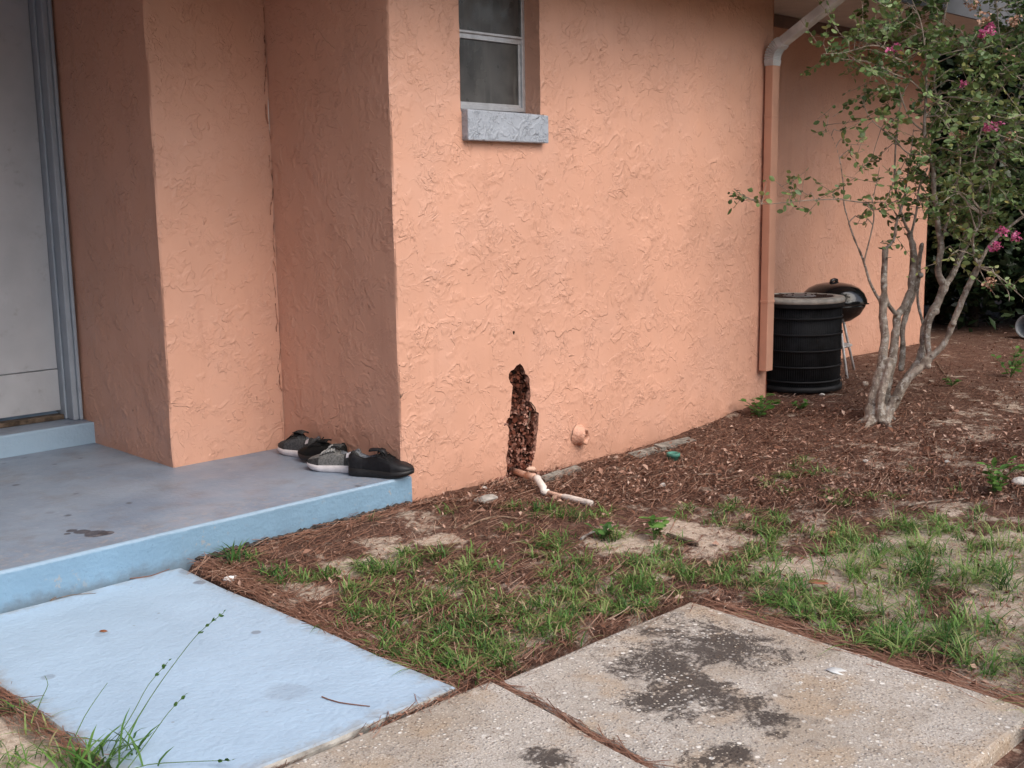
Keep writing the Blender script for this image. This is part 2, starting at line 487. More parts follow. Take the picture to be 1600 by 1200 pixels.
MAT_FOOT = simple('mossy_footing', (.23, .215, .19), .95, .1, var=.4, scale=26, bump=.008)
MAT_BLACK = simple('black_enamel', (.009, .009, .010), .10, .6, var=.1)
MAT_GRILLLEG = simple('aluminium_leg', (.50, .50, .50), .5, .4, .1, var=.3, scale=25)
MAT_ACBODY = simple('ac_dark_fins', (.010, .0105, .012), .6, .3, var=.8, scale=11)
MAT_ACWIRE = simple('ac_black_wire', (.012, .0125, .014), .6, .3, var=.3)
MAT_ACRING = simple('ac_beige_rim', (.52, .49, .43), .6, .35, var=.2, scale=14)
MAT_ACFAN = simple('ac_rusty_fan', (.075, .042, .032), .7, .3, var=.4, scale=18)
MAT_ACHUB = simple('ac_grey_plate', (.24, .225, .215), .6, .35, var=.3, scale=16)
MAT_GREEN = simple('green_plastic', (.06, .20, .155), .5, .4, var=.25, scale=30)
MAT_STONE = simple('pale_stone', (.52, .50, .47), .9, .2, var=.2, scale=30, bump=.006)
MAT_PLASTIC = simple('white_scrap', (.80, .81, .80), .5, .4, var=.06)
MAT_DARKHOLE = simple('dark_hole', (.02, .015, .012), .9, .1)
MAT_GREYPLASTIC = simple('grey_plastic', (.25, .27, .28), .5, .4, var=.15)

def glass_mat():
    k = NT('dusty_screen_glass', .22, .5)
    c = k.mix(k.map(k.noise(5, 5, .6), .3, .7), (.03, .03, .03), (.085, .083, .08))
    st = k.vmul(k.pos, (30, 30, 3))
    c = k.mix(k.map(k.noise(1, 4, vec=st), .5, .75, 0, .5), c, (.13, .127, .12))
    k.col(c); k.rough(k.map(k.noise(7, 4), .3, .7, .2, .5))
    return k.m
MAT_GLASS = glass_mat()

def rot_mat():
    k = NT('rotted_wood', .95, .1)
    n = k.noise(55, 5, .7)
    c = k.mix(k.map(n, .40, .62), (.02, .010, .008), (.17, .058, .036))
    sep = k.n('ShaderNodeSeparateXYZ'); k.t.links.new(k.pos, sep.inputs[0])
    lo = k.map(sep.outputs[2], .36, .16)
    f = k.math('MULTIPLY', k.map(k.noise(75, 4, .65, off=(2, 5, 1)), .50, .58), lo)
    c = k.mix(k.math('MULTIPLY', f, .85), c, (.34, .20, .165))
    k.col(c)
    k.bump(n, .01)
    return k.m
MAT_ROT = rot_mat()
MAT_FLAKE = tinted('rot_flakes', ((.02, .009, .007), (.13, .042, .026), (.32, .155, .115), (.50, .31, .25)), None, .95, .1)

# ------------------------------------------------------------------ ground
def ground():
    xs = np.concatenate([[-300, -80, -25, -10, -6, -4.2], np.arange(-3.6, 5.0, .028), np.arange(5.0, 10, .12), [10.6, 12, 16, 30, 80, 300]])
    ys = np.concatenate([[-300, -80, -25, -10, -6, -4.6], np.arange(-4.0, .10, .028), np.arange(.1, 2.6, .12), [3, 4.5, 8, 20, 80, 300]])
    X, Y = np.meshgrid(xs, ys, indexing='ij')
    Z = ground_z(X, Y)
    # small natural lumps
    def lump(s, seed):
        r = np.random.default_rng(seed); z = np.zeros_like(X)
        for _ in range(10):
            a = r.uniform(0, 2 * pi); ph = r.uniform(0, 6.28); k = s * r.uniform(.6, 1.6)
            z += np.sin((X * cos(a) + Y * sin(a)) * k + ph)
        return z / 10
    dense = (X > -3.6) & (X < 5) & (Y > -4) & (Y < .1)
    Z = Z + np.where(dense, lump(9, 1) * .012 + lump(28, 2) * .007 + lump(70, 3) * .004, 0)
    Z = Z + np.where(dense, rng.normal(0, .0022, X.shape), 0)
    inside = ((X < -.07) & (Y < -1.70) & (Y > -3.08) & (X > -6)) | ((X > -2.2) & (X < -1.15) & (Y < .05) & (Y > -1.75)) | ((X < .05) & (Y > -.01))
    Z = np.where(inside, np.minimum(Z, -.20), Z)
    Z = np.where((Y > 0.02) & (X < 3.1) & (X > .05), -.2, Z)
    # sand mask
    S = np.full(X.shape, .22) + .16 * smooth(-.6, -1.6, Y)
    for (px, py, rx, w) in SAND:
        p = on_ground(px, py)
        d = np.hypot(X - p[0], Y - p[1]) / rx
        S = np.maximum(S, w * np.exp(-d * d * 1.2))
    S = np.where(Y < -3.2, np.maximum(S, .5), S)
    S = S + lump(14, 9) * .16
    n, m = len(xs), len(ys)
    idx = np.arange(n * m).reshape(n, m)
    q = np.stack([idx[:-1, :-1], idx[1:, :-1], idx[1:, 1:], idx[:-1, 1:]], -1).reshape(-1, 4)
    o = mesh_np('ground', np.stack([X, Y, Z], -1), quads=q, mats=[MAT_GROUND], smooth_sh=True, tint=np.clip(S, 0, 1).ravel())
    return tag(o, kind='structure')

SAND = [(600, 858, .22, .75), (560, 880, .2, .8), (650, 815, .22, .6), (690, 850, .2, .55), (470, 930, .2, .75), (980, 850, .22, .95), (1080, 828, .25, .9), (1130, 850, .2, .7),
        (1250, 888, .25, 1.0), (1320, 905, .3, 1.0), (1390, 870, .3, .9), (1440, 840, .3, .8), (1500, 870, .3, .8), (1560, 900, .35, .95), (1590, 850, .3, .8), (1380, 940, .25, .85),
        (1440, 985, .25, .7), (1540, 1000, .25, .8), (1570, 1060, .2, .85), (1590, 960, .25, .9), (900, 870, .15, .5), (820, 1000, .16, .8), (790, 1005, .12, .7), (700, 925, .12, .55),
        (30, 1140, .3, .8), (80, 1180, .25, .8), (1150, 780, .2, .5), (1060, 790, .2, .45), (860, 945, .12, .6), (1020, 900, .14, .6), (1210, 945, .2, .55), (1500, 800, .3, .6), (640, 800, .12, .7), (720, 775, .12, .5), (1300, 980, .15, .6)]
ground()

# ------------------------------------------------------------------ path and porch (setting)
def slab(name, x0, x1, y0, y1, z0, z1, mats, parent, wob=.008, step=.06, seed=0, top_first=True, corner=.02, shl=0.0, shr=0.0):
    """slab with a slightly uneven outline, rounded top arris; material 0 top, 1 side"""
    r = np.random.default_rng(seed)
    pts = []
    def side(ax, ay, bx, by):
        n = max(2, int(math.hypot(bx - ax, by - ay) / step))
        for i in range(n):
            t = i / n; pts.append((ax + (bx - ax) * t, ay + (by - ay) * t))
    side(x0, y0, x1, y0); side(x1, y0, x1, y1); side(x1, y1, x0, y1); side(x0, y1, x0, y0)
    P = np.array(pts); n = len(P)
    jit = r.normal(0, 1, (n, 2))
    for _ in range(2): jit = (jit + np.roll(jit, 1, 0) + np.roll(jit, -1, 0)) / 3
    P = P + jit * wob
    tx = (P[:, 0] - x0) / (x1 - x0); P[:, 0] += (shl * (1 - tx) + shr * tx) * (y1 - P[:, 1]) / (y1 - y0)
    c = P.mean(0)
    cx, cy = (x0 + x1) / 2, (y0 + y1) / 2
    def inset(d):
        Q = P.copy()
        hx, hy = (x1 - x0) / 2, (y1 - y0) / 2
        Q[:, 0] = cx + (P[:, 0] - cx) * (hx - d) / hx
        Q[:, 1] = cy + (P[:, 1] - cy) * (hy - d) / hy
        return Q
    rings = [(inset(0), z0), (inset(0), z1 - corner), (inset(corner * .3), z1 - corner * .3), (inset(corner), z1)]
    V = np.concatenate([np.column_stack([q, np.full(n, z)]) for q, z in rings])
    V[n:2 * n, 2] += r.normal(0, .0015, n)
    F = []; mi = []
    for k in range(3):
        for i in range(n):
            j = (i + 1) % n
            F.append((k * n + i, k * n + j, (k + 1) * n + j, (k + 1) * n + i)); mi.append(1 if k < 2 else (0 if len(mats) < 3 else 2))
    F.append(tuple(range(3 * n, 4 * n))); mi.append(0)
    F.append(tuple(reversed(range(n)))); mi.append(1)
    me = bpy.data.meshes.new(name); me.from_pydata(V.tolist(), [], F)
    for m in mats: me.materials.append(m)
    me.polygons.foreach_set('material_index', mi); me.update()
    return link(bpy.data.objects.new(name, me), parent)

path = tag(empty('path', (0, 0, -.15)), 'walkway of one pale blue painted slab and mottled concrete slabs', None, None, 'structure')
def place(o, parent):
    # meshes are authored in world space: undo the parent's location
    o.matrix_parent_inverse = Matrix.Translation(-Vector(parent.location))
    return o
s1 = place(slab('painted_slab', -2.15, -1.195, -1.712, -.03, -.26, -.15, [MAT_SLAB, MAT_CONC, MAT_SLAB], path, .007, .07, 3, corner=.012), path)
s1['label'] = 'pale blue painted slab'
s2 = place(slab('concrete_slab', -1.074, -.112, -3.03, -1.772, -.26, -.15, [MAT_AGG, MAT_AGG], path, .008, .06, 5, corner=.014, shl=-.16, shr=-.05), path)
s2['label'] = 'mottled concrete slab with black lichen patches'
s3 = place(slab('concrete_slab', -3.6, -1.085, -3.03, -1.738, -.26, -.152, [MAT_AGG, MAT_AGG], path, .006, .06, 6, corner=.014, shr=-.16), path)
s3['label'] = 'tan stained concrete slab'

porch = tag(empty('porch', (-1, .5, 0)), 'grey blue painted concrete porch floor with pale blue front edge', 'porch')
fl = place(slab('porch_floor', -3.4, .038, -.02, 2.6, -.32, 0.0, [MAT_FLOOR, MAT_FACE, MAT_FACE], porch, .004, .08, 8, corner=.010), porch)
ds = place(slab('door_step', -3.3, -.640, 1.886, 2.6, 0.001, .12, [MAT_FLOOR, MAT_FACE, MAT_FACE], porch, .004, .08, 9, corner=.010), porch)
# dark lumps standing in for the shadow gap along the porch foot
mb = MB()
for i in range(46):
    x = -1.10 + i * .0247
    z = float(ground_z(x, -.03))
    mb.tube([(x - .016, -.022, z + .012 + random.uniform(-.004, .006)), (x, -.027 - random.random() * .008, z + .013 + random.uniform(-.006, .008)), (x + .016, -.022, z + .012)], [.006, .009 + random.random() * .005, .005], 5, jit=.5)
place(tag(mb.build('shadow_gap_crust', simple('shadow_gap_dark', (.075, .065, .06), .95, .1, var=.6, scale=60), porch), kind='stuff'), porch)

# ------------------------------------------------------------------ house
house = tag(empty('house', (0, 0, 0)), 'peach stucco house with rough trowelled walls and recessed porch', 'house')

def corner_off(key, z):
    r = np.random.default_rng(key)
    ph = r.uniform(0, 6.28, 4); k = r.uniform(3, 22, 4)
    return float(sum(.0016 * sin(k[i] * z + ph[i]) for i in range(4)))

def wall(name, a, b, z0, z1, nrm, holes=(), key=0, conv=(False, False), step=.05):
    """stucco wall skin from a to b (plan points); holes are polygons in (u, z); nrm = outward plan normal"""
    a = np.array(a, float); b = np.array(b, float); nrm = np.array(nrm, float)
    L = np.linalg.norm(b - a); d = (b - a) / L
    r = np.random.default_rng(key + 77)
    us = np.concatenate([[0, .004, .009, .015], np.linspace(.03, L - .03, max(2, int(L / step))), [L - .015, L - .009, L - .004, L]])
    zs = np.linspace(z0, z1, max(2, int((z1 - z0) / step)))
    pts = [(u, z) for u in us for z in zs]
    edges = []
    if holes:
        def nearh(p):
            for h in holes:
                H = np.array(h)
                if np.min(np.hypot(H[:, 0] - p[0], H[:, 1] - p[1])) < .012: return True
            return False
        pts = [p for p in pts if not nearh(p)]
        for h in holes:
            n0 = len(pts); pts += [tuple(q) for q in h]; m = len(h)
            edges += [(n0 + i, n0 + (i + 1) % m) for i in range(m)]
    V, E, F, *_ = delaunay_2d_cdt([Vector(p) for p in pts], edges, [], 0, 1e-5)
    def inside(p, h):
        c = False; n = len(h)
        for i in range(n):
            x1, y1 = h[i]; x2, y2 = h[(i + 1) % n]
            if (y1 > p[1]) != (y2 > p[1]) and p[0] < (x2 - x1) * (p[1] - y1) / (y2 - y1) + x1: c = not c
        return c
    out = []
    for f in F:
        c = sum((V[i] for i in f), Vector((0, 0))) / len(f)
        if any(inside(c, h) for h in holes): continue
        out.append(tuple(f))
    co = []
    for v in V:
        u, z = v
        p = a + d * u
        wob = .0022 * sin(u * 5.1 + key) * cos(z * 4.3 + key * 2) + .0015 * sin(u * 13 + z * 9 + key)
        e = min(u, L - u)
        fade = min(1, e / .06)
        off = wob * fade
        side = 0 if u < L / 2 else 1
        if conv[side] and e < .015: off -= (.0055 * (1 - e / .015) ** 2)
        p = p + nrm * off
        if e < .03:
            p = p + d * corner_off(int((a if side == 0 else b)[0] * 100 + (a if side == 0 else b)[1] * 17) % 991 + 5, z) * (1 if True else 0)
        co.append((p[0], p[1], z))
    tri = []
    for f in out:
        p0, p1, p2 = (np.array(co[i]) for i in f[:3])
        nn = np.cross(p1 - p0, p2 - p0)
        tri.append(f if nn[0] * nrm[0] + nn[1] * nrm[1] > 0 else f[::-1])
    return mesh_np(name, co, tris=tri, mats=[MAT_STUCCO], parent=house, smooth_sh=True)

ZT = 2.60
WIN = (.432, .985, 1.722, 2.42)           # window opening u0,u1,z0,z1 in the front wall
rot_px = [(310, 120), (328, 140), (340, 165), (345, 190), (362, 200), (374, 222), (372, 255), (378, 300), (380, 340), (372, 372), (392, 405), (412, 440), (435, 450), (432, 500), (430, 560), (421, 600), (420, 640), (416, 680), (410, 720), (396, 760), (385, 800), (360, 830), (330, 850), (300, 868), (265, 885), (240, 905), (215, 910), (220, 870), (225, 800), (218, 770), (220, 740), (232, 690), (240, 640), (234, 600), (238, 560), (228, 535), (215, 525), (222, 500), (240, 480), (244, 440), (250, 400), (252, 340), (260, 270), (244, 250), (232, 218), (234, 190), (245, 170), (268, 158), (285, 135)]
ROT = [(float(q[0]), float(q[2])) for q in (on_y(740 + x / 4.2875, 540 + y / 4.2857, 0) for x, y in rot_px)]
def rect(u0, u1, z0, z1, n=10):
    p = []
    for i in range(n): p.append((u0 + (u1 - u0) * i / n, z0))
    for i in range(n): p.append((u1, z0 + (z1 - z0) * i / n))
    for i in range(n): p.append((u1 - (u1 - u0) * i / n, z1))
    for i in range(n): p.append((u0, z1 - (z1 - z0) * i / n))
    return p
wob = np.random.default_rng(4)
winp = [(u + wob.normal(0, .0012), z + wob.normal(0, .0012)) for u, z in rect(*WIN)]
small_hole = [(float(on_y(803, 520, 0)[0]) + .007 * cos(t) * (1 + .3 * sin(3 * t)), float(on_y(803, 520, 0)[2]) + .010 * sin(t)) for t in np.linspace(0, 2 * pi, 10, endpoint=False)]
D = 3.150
BY = .60
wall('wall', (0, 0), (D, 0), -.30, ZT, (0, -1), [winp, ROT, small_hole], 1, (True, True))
wall('wall', (0, .99), (0, 0), -.02, ZT, (-1, 0), [], 2, (False, True))
wall('wall', (-.652, 1.0), (0, .99), -.02, ZT, (0, -1), [], 3, (True, False))
wall('wall', (-.64, 2.16), (-.652, 1.0), -.02, ZT, (-1, 0), [], 4, (False, True))
wall('wall', (D, 0), (D, BY), -.30, ZT, (1, 0), [], 5, (True, False))
wall('wall', (D, BY), (6.70, BY), -.30, ZT + .1, (0, -1), [], 6, (False, True))
wall('wall', (6.70, BY), (6.70, 6), -.30, ZT + .1, (1, 0), [], 7, (True, False), .2)
wall('wall', (-3.4, 2.15), (-1.70, 2.15), -.02, ZT, (0, -1), [], 8, (False, True), .1)
wall('wall', (-3.4, -.02), (-3.4, 2.16), -.02, ZT, (1, 0), [], 10, (False, False), .2)
# pale strip where the side wall meets the corner: inner backing so nothing shows through the holes
mb = MB(); mb.box(.1, D - .1, .24, .26, -.3, ZT); mb.build('inner_wall', MAT_DARKHOLE, house)
mb = MB(); mb.box(.76, .84, .03, .05, .40, .60)
mb.build('nail_hole_backing', MAT_DARKHOLE, house)

# reveal of the window (four sides of the masonry opening)
u0, u1, z0, z1 = WIN
RD = .135
def reveal_mesh():
    mbr = MB()
    n = len(winp)
    vs = [(u, -.001, z) for u, z in winp] + [(u, RD, z) for u, z in rect(*WIN)]
    fs = [(i, (i + 1) % n, n + (i + 1) % n, n + i) for i in range(n)]
    mbr.add(vs, fs); return mbr
reveal_mesh().build('window_reveal', MAT_STUCCO, house)
win = MB()
fw = .022
yf = .105
ZL = 1.746
win.box(u0, u0 + fw, yf, yf + .035, ZL, z1); win.box(u1 - fw, u1, yf, yf + .035, ZL, z1)
win.box(u0 + fw, u1 - fw, yf, yf + .034, ZL, ZL + .022); win.box(u0 + fw, u1 - fw, yf, yf + .034, z1 - fw, z1)
window = win.build('window', MAT_ALU, house, bevel=.002)
zm = 2.105
# lower sash stands behind the frame, its own slim stiles; upper sash sits proud
sl = MB()
sl.box(u0 + fw, u1 - fw, yf + .006, yf + .028, zm - .020, zm + .018)
sl.box(u0 + fw, u1 - fw, yf - .006, yf + .006, zm + .006, zm + .018)
sl.build('meeting_rail', MAT_ALU, window, bevel=.002)
sl = MB()
sl.box(u0 + fw, u0 + fw + .014, yf + .012, yf + .026, ZL + .022, zm - .020); sl.box(u1 - fw - .014, u1 - fw, yf + .012, yf + .026, ZL + .022, zm - .020)
sl.box(u0 + fw + .014, u1 - fw - .014, yf + .012, yf + .026, ZL + .022, ZL + .036)
sl.build('sash', MAT_ALU, window, bevel=.0015)
p1 = MB(); p1.box(u0 + fw + .002, u1 - fw - .002, yf + .018, yf + .022, ZL + .024, zm - .021); p1.build('pane', MAT_GLASS, window)
p1 = MB(); p1.box(u0 + fw + .001, u1 - fw - .001, yf + .010, yf + .014, zm + .019, z1 - fw - .001); p1.build('pane', MAT_GLASS, window)
# outer sill block
ss = MB()
sx0, sx1 = .437, 1.000
ss.add([(sx0, -.045, 1.585), (sx1, -.045, 1.583), (sx1, .10, 1.583), (sx0, .10, 1.585), (sx0, -.045, 1.731), (sx1, -.045, 1.722), (sx1, .10, 1.742), (sx0, .10, 1.744)],
       [(0, 3, 2, 1), (4, 5, 6, 7), (0, 1, 5, 4), (1, 2, 6, 5), (2, 3, 7, 6), (3, 0, 4, 7)])
ss.build('window_sill', MAT_SILL, house, bevel=.006)

# rotten hole: broken stucco edge, deep rotted stud and crumbling flakes
def rot_hole():
    n = len(ROT)
    cen = np.array(ROT).mean(0)
    mb = MB()
    r = np.random.default_rng(21)
    vs = []
    for (u, z) in ROT: vs.append((u, -.002, z))
    for (u, z) in ROT:
        k = .86 + r.uniform(-.14, .10); vs.append((cen[0] + (u - cen[0]) * k, .022 + r.uniform(-.008, .006), cen[1] + (z - cen[1]) * (1 + (k - 1) * .12)))
    mb.add(vs, [(i, (i + 1) % n, n + (i + 1) % n, n + i) for i in range(n)])
    hole = mb.build('broken_edge', simple('broken_stucco', (.24, .125, .095), .9, .1, var=.75, scale=60, bump=.006), house)
    # rotted surface behind
    us = np.linspace(cen[0] - .115, cen[0] + .115, 60); zs = np.linspace(-.22, .50, 170)
    U, Z = np.meshgrid(us, zs, indexing='ij')
    Y = np.full(U.shape, .030)
    for s, amp in ((40, .012), (90, .010), (170, .007)):
        for _ in range(7):
            a = r.uniform(0, 6.28); ph = r.uniform(0, 6.28); kk = s * r.uniform(.6, 1.5)
            Y += amp * np.sin((U * cos(a) + Z * sin(a) * .7) * kk + ph) / 2.2
    Y += smooth(.2, .42, Z) * .02
    idx = np.arange(U.size).reshape(U.shape)
    q = np.stack([idx[:-1, :-1], idx[1:, :-1], idx[1:, 1:], idx[:-1, 1:]], -1).reshape(-1, 4)
    mesh_np('rotted_wood', np.stack([U, Y, Z], -1), quads=q, mats=[MAT_ROT], parent=house, smooth_sh=True)
    # flakes
    def inside(p):
        c = False
        for i in range(n):
            x1, y1 = ROT[i]; x2, y2 = ROT[(i + 1) % n]
            if (y1 > p[1]) != (y2 > p[1]) and p[0] < (x2 - x1) * (p[1] - y1) / (y2 - y1) + x1: c = not c
        return c
    V, T, tint = [], [], []
    cnt = 0
    while cnt < 1000:
        u = r.uniform(cen[0] - .11, cen[0] + .11); z = r.uniform(-.15, .47)
        if not inside((u, z)): continue
        if z > .2 and r.random() < .62: continue
        y = r.uniform(-.006, .032) if z < .22 else r.uniform(.006, .04)
        s = r.uniform(.004, .015); b = len(V)
        ang = r.normal(0, 1, 3)
        m = Matrix.Rotation(ang[0] * .7, 3, 'X') @ Matrix.Rotation(ang[1] * .5, 3, 'Z') @ Matrix.Rotation(r.uniform(0, 3.1), 3, 'Y')
        for q_ in ((-1, 0, -.6), (.2, -.35, -1.0), (1, .1, -.3), (.8, -.2, .7), (-.2, .25, 1.0), (-.9, -.1, .5)):
            w = m @ Vector((q_[0] * s, q_[1] * s * 1.2, q_[2] * s * r.uniform(.7, 1.5)))
            V.append((u + w.x, y + w.y, z + w.z))
        T += [(b, b + 1, b + 2), (b, b + 2, b + 3), (b, b + 3, b + 4), (b, b + 4, b + 5)]
        tn = r.uniform(.4, .9) if (z < .22 and r.random() < .55) else r.uniform(0, .45)
        tint += [tn] * 6
        cnt += 1
    o = mesh_np('rot_flakes', V, tris=T, mats=[MAT_FLAKE], parent=house, tint=np.array(tint))
    tag(o, kind='stuff')
    V, T, tint = [], [], []
    for _ in range(130):
        x = cen[0] + r.normal(0, .10); y = -abs(r.normal(.02, .05)) - .01; z = float(ground_z(x, y)) + r.uniform(.006, .016); s = r.uniform(.003, .010); b = len(V)
        m = Matrix.Rotation(r.normal(0, .6), 3, 'X') @ Matrix.Rotation(r.normal(0, .6), 3, 'Y') @ Matrix.Rotation(r.uniform(0, 6), 3, 'Z')
        for q_ in ((-1, -.5, 0), (.2, -1, .3), (1, 0, 0), (.4, .9, .25), (-.7, .6, .1), (0, 0, .6)):
            w = m @ Vector(q_); V.append((x + w.x * s, y + w.y * s, z + w.z * s))
        T += [(b + 5, b, b + 1), (b + 5, b + 1, b + 2), (b + 5, b + 2, b + 3), (b + 5, b + 3, b + 4), (b + 5, b + 4, b)]; tint += [r.uniform(.3, 1)] * 6
    tag(mesh_np('stucco_crumbs', V, tris=T, mats=[MAT_FLAKE], tint=np.array(tint)), kind='stuff')
    # a splinter sticking out of the right edge
    mb = MB()
    a = on_y(829, 628, -.01); b = on_y(838, 645, -.015)
    mb.tube([a, (a + b) / 2 + np.array([0, -.01, 0]), b], [.003, .004, .002], 5, jit=.4)
    a = on_y(828, 640, 0.0); b = on_y(823, 668, -.012)
    mb.tube([a, (a + b) / 2 + np.array([0, -.008, 0]), b], [.003, .003, .002], 5, jit=.4)
    mb.build('splinter', MAT_THRESH, house)
rot_hole()

# stucco coated pipe stub
def stub():
    c = on_y(904, 680, 0.0); c = np.array([c[0], 0, c[2]])
    ax = np.array([.25, -1, -.12]); ax /= np.linalg.norm(ax)
    e1 = np.cross(ax, [0, 0, 1.0]); e1 /= np.linalg.norm(e1); e2 = np.cross(e1, ax)
    vs, fs = [], []
    n = 20
    prof = [(0.062, -.01), (.056, .008), (.048, .020), (.045, .036), (.043, .052), (.034, .054), (.030, .032), (.028, .008)]
    r = np.random.default_rng(3)
    for i, (rr, h) in enumerate(prof):
        for k in range(n):
            a = 2 * pi * k / n
            hh = h
            if i in (4, 5): hh = h - .03 * max(0, sin(a * 1.0 - .5)) ** 2 * (1 if cos(a) > -.2 else .3) + r.normal(0, .003)
            q = rr * (1 + r.normal(0, .035))
            vs.append(c + ax * hh + e1 * cos(a) * q + e2 * sin(a) * q)
    for i in range(len(prof) - 1):
        for k in range(n): fs.append((i * n + k, i * n + (k + 1) % n, (i + 1) * n + (k + 1) % n, (i + 1) * n + k))
    mb = MB(); mb.add(vs, fs); mb.add([vs[(len(prof) - 1) * n + k] for k in range(n)], [tuple(range(n))], 1)
    o = mb.build('pipe_stub', [MAT_STUCCO, MAT_DARKHOLE], house, smooth_sh=True)
    o['label'] = 'broken peach coated pipe stub'
stub()

# footing slivers along the base
for (pts, w) in (((852, 753), (882, 744), (908, 735)), .05), (((994, 717), (1035, 705), (1088, 690)), .07):
    mb = MB()
    P = [on_ground(*p) for p in pts]
    for i in range(len(P) - 1):
        a, b = P[i], P[i + 1]
        zt = max(ground_z(a[0], a[1]), ground_z(b[0], b[1])) + .010
        vs = []
        for q in (a, b):
            vs += [(q[0], q[1], zt - .06), (q[0], q[1], zt), (q[0] + .012, q[1] + w, zt + .008), (q[0] + .012, q[1] + w, zt - .06)]
        mb.add(vs, [(0, 1, 5, 4), (1, 2, 6, 5), (2, 3, 7, 6), (0, 3, 2, 1), (4, 5, 6, 7)])
    mb.build('footing', MAT_FOOT, house)

# rough dark joint running down the inside corner of the porch
mb = MB()
zz = .05
rc = np.random.default_rng(66)
while zz < 2.58:
    L = rc.uniform(.04, .16); n_ = max(3, int(L / .02)); ox = rc.normal(-.012, .007); w_ = rc.uniform(.0012, .0034) * (1.3 if zz > .9 else .8)
    P_ = [np.array([ox + .006 * sin(zz * 9 + i * .8) + rc.normal(0, .0018), .984, zz + L * i / (n_ - 1)]) for i in range(n_)]
    mb.tube(P_, [w_ * rc.uniform(.4, 1.2) for _ in P_], 5, jit=.3)
    zz += L + rc.uniform(0, .05)
tag(mb.build('corner_joint', simple('dark_caulk', (.40, .20, .135), .9, .1, var=.6, scale=40), house), kind='stuff')

# door, frame, threshold
FX1 = -.655
yd = 2.13
df = MB()
df.box(FX1 - .020, FX1, 1.99, 2.18, .121, 2.45); df.box(FX1 - .052, FX1 - .020, 2.004, 2.18, .121, 2.45); df.box(FX1 - .066, FX1 - .052, 2.075, 2.18, .121, 2.45)
df.box(FX1 - 1.045, FX1 - 1.015, 1.99, 2.18, .121, 2.45); df.box(FX1 - 1.015, FX1 - .970, 2.035, 2.18, .121, 2.45)
df.box(FX1 - 1.045, FX1, 1.99, 2.18, 2.45, 2.52)
df.build('door_frame', MAT_DFRAME, house, bevel=.008)
dr = MB(); dr.box(FX1 - .968, FX1 - .068, yd, yd + .045, .405, 2.445)
door = dr.build('door', MAT_DOOR, house, bevel=.003)
dr = MB(); dr.box(FX1 - .968, FX1 - .068, yd - .004, yd + .04, .168, .400); dr.build('kick_panel', MAT_DOOR, door, bevel=.003)
kn = MB(); kn.lathe([(0.0, .0), (.028, .0), (.028, .01), (.012, .012), (.012, .03), (.026, .04), (.028, .055), (.018, .066), (0, .068)], n=16)
k_o = kn.build('handle', MAT_ALU, door, smooth_sh=True); k_o.location = (FX1 - .90, yd, 1.05); k_o.rotation_euler = (pi / 2, 0, 0)
th = MB(); th.box(FX1 - .97, FX1 - .067, 2.09, 2.16, .121, .148); th.build('threshold', MAT_THRESH, house, bevel=.004)
lt = MB(); lt.box(FX1 - 1.045, FX1, 2.15, 2.17, 2.52, ZT); lt.build('wall', MAT_STUCCO, house)

# roof, soffit, frieze, fascia, gutter
EY = -.58
rf = MB()
ridge_z = ZT + (4.5 - EY) * .33
rf.add([(-4.2, EY, ZT + .10), (7.3, EY, ZT + .10), (7.3, 4.5, ridge_z), (-4.2, 4.5, ridge_z), (-4.2, EY, ZT + .13), (7.3, EY, ZT + .13), (7.3, 4.5, ridge_z + .03), (-4.2, 4.5, ridge_z + .03), (7.3, 9.5, ZT + .1), (-4.2, 9.5, ZT + .1)],
       [(0, 3, 2, 1), (4, 5, 6, 7), (0, 1, 5, 4), (1, 2, 6, 5), (3, 0, 4, 7), (6, 8, 9, 7)])
roof = rf.build('roof', MAT_ROOF, house)
sf = MB(); sf.box(-4.0, 7.2, EY + .02, 2.6, ZT + .003, ZT + .02); sf.build('soffit', MAT_SOFFIT, house)
fr = MB(); fr.box(D + .003, 6.69, BY - .03, BY - .006, ZT - .085, ZT + .001); fr.build('frieze_board', MAT_FRIEZE, house, bevel=.003)
fa = MB(); fa.box(-4.2, 7.3, EY - .004, EY + .018, ZT - .10, ZT + .12); fa.build('fascia', MAT_FASCIA, house)
# K-style gutter
def gutter():
    prof = [(0, 0), (-.012, 0), (-.07, 0), (-.085, .02), (-.085, .05), (-.105, .085), (-.105, .10), (-.098, .10), (-.098, .088), (-.078, .052), (-.078, .024), (-.066, .007), (-.006, .007), (-.006, .10), (0, .10)]
    mb = MB(); n = len(prof)
    y0, zz = EY - .006, ZT - .075
    xs = (-4.2, 3.7) 
    vs = [(x, y0 + p[0], zz + p[1]) for x in xs for p in prof]
    mb.add(vs, [(i, (i + 1) % n, n + (i + 1) % n, n + i) for i in range(n)] + [tuple(range(n)), tuple(reversed(range(n, 2 * n)))])
    return mb.build('gutter', MAT_WHITEMETAL, house)
gutter()

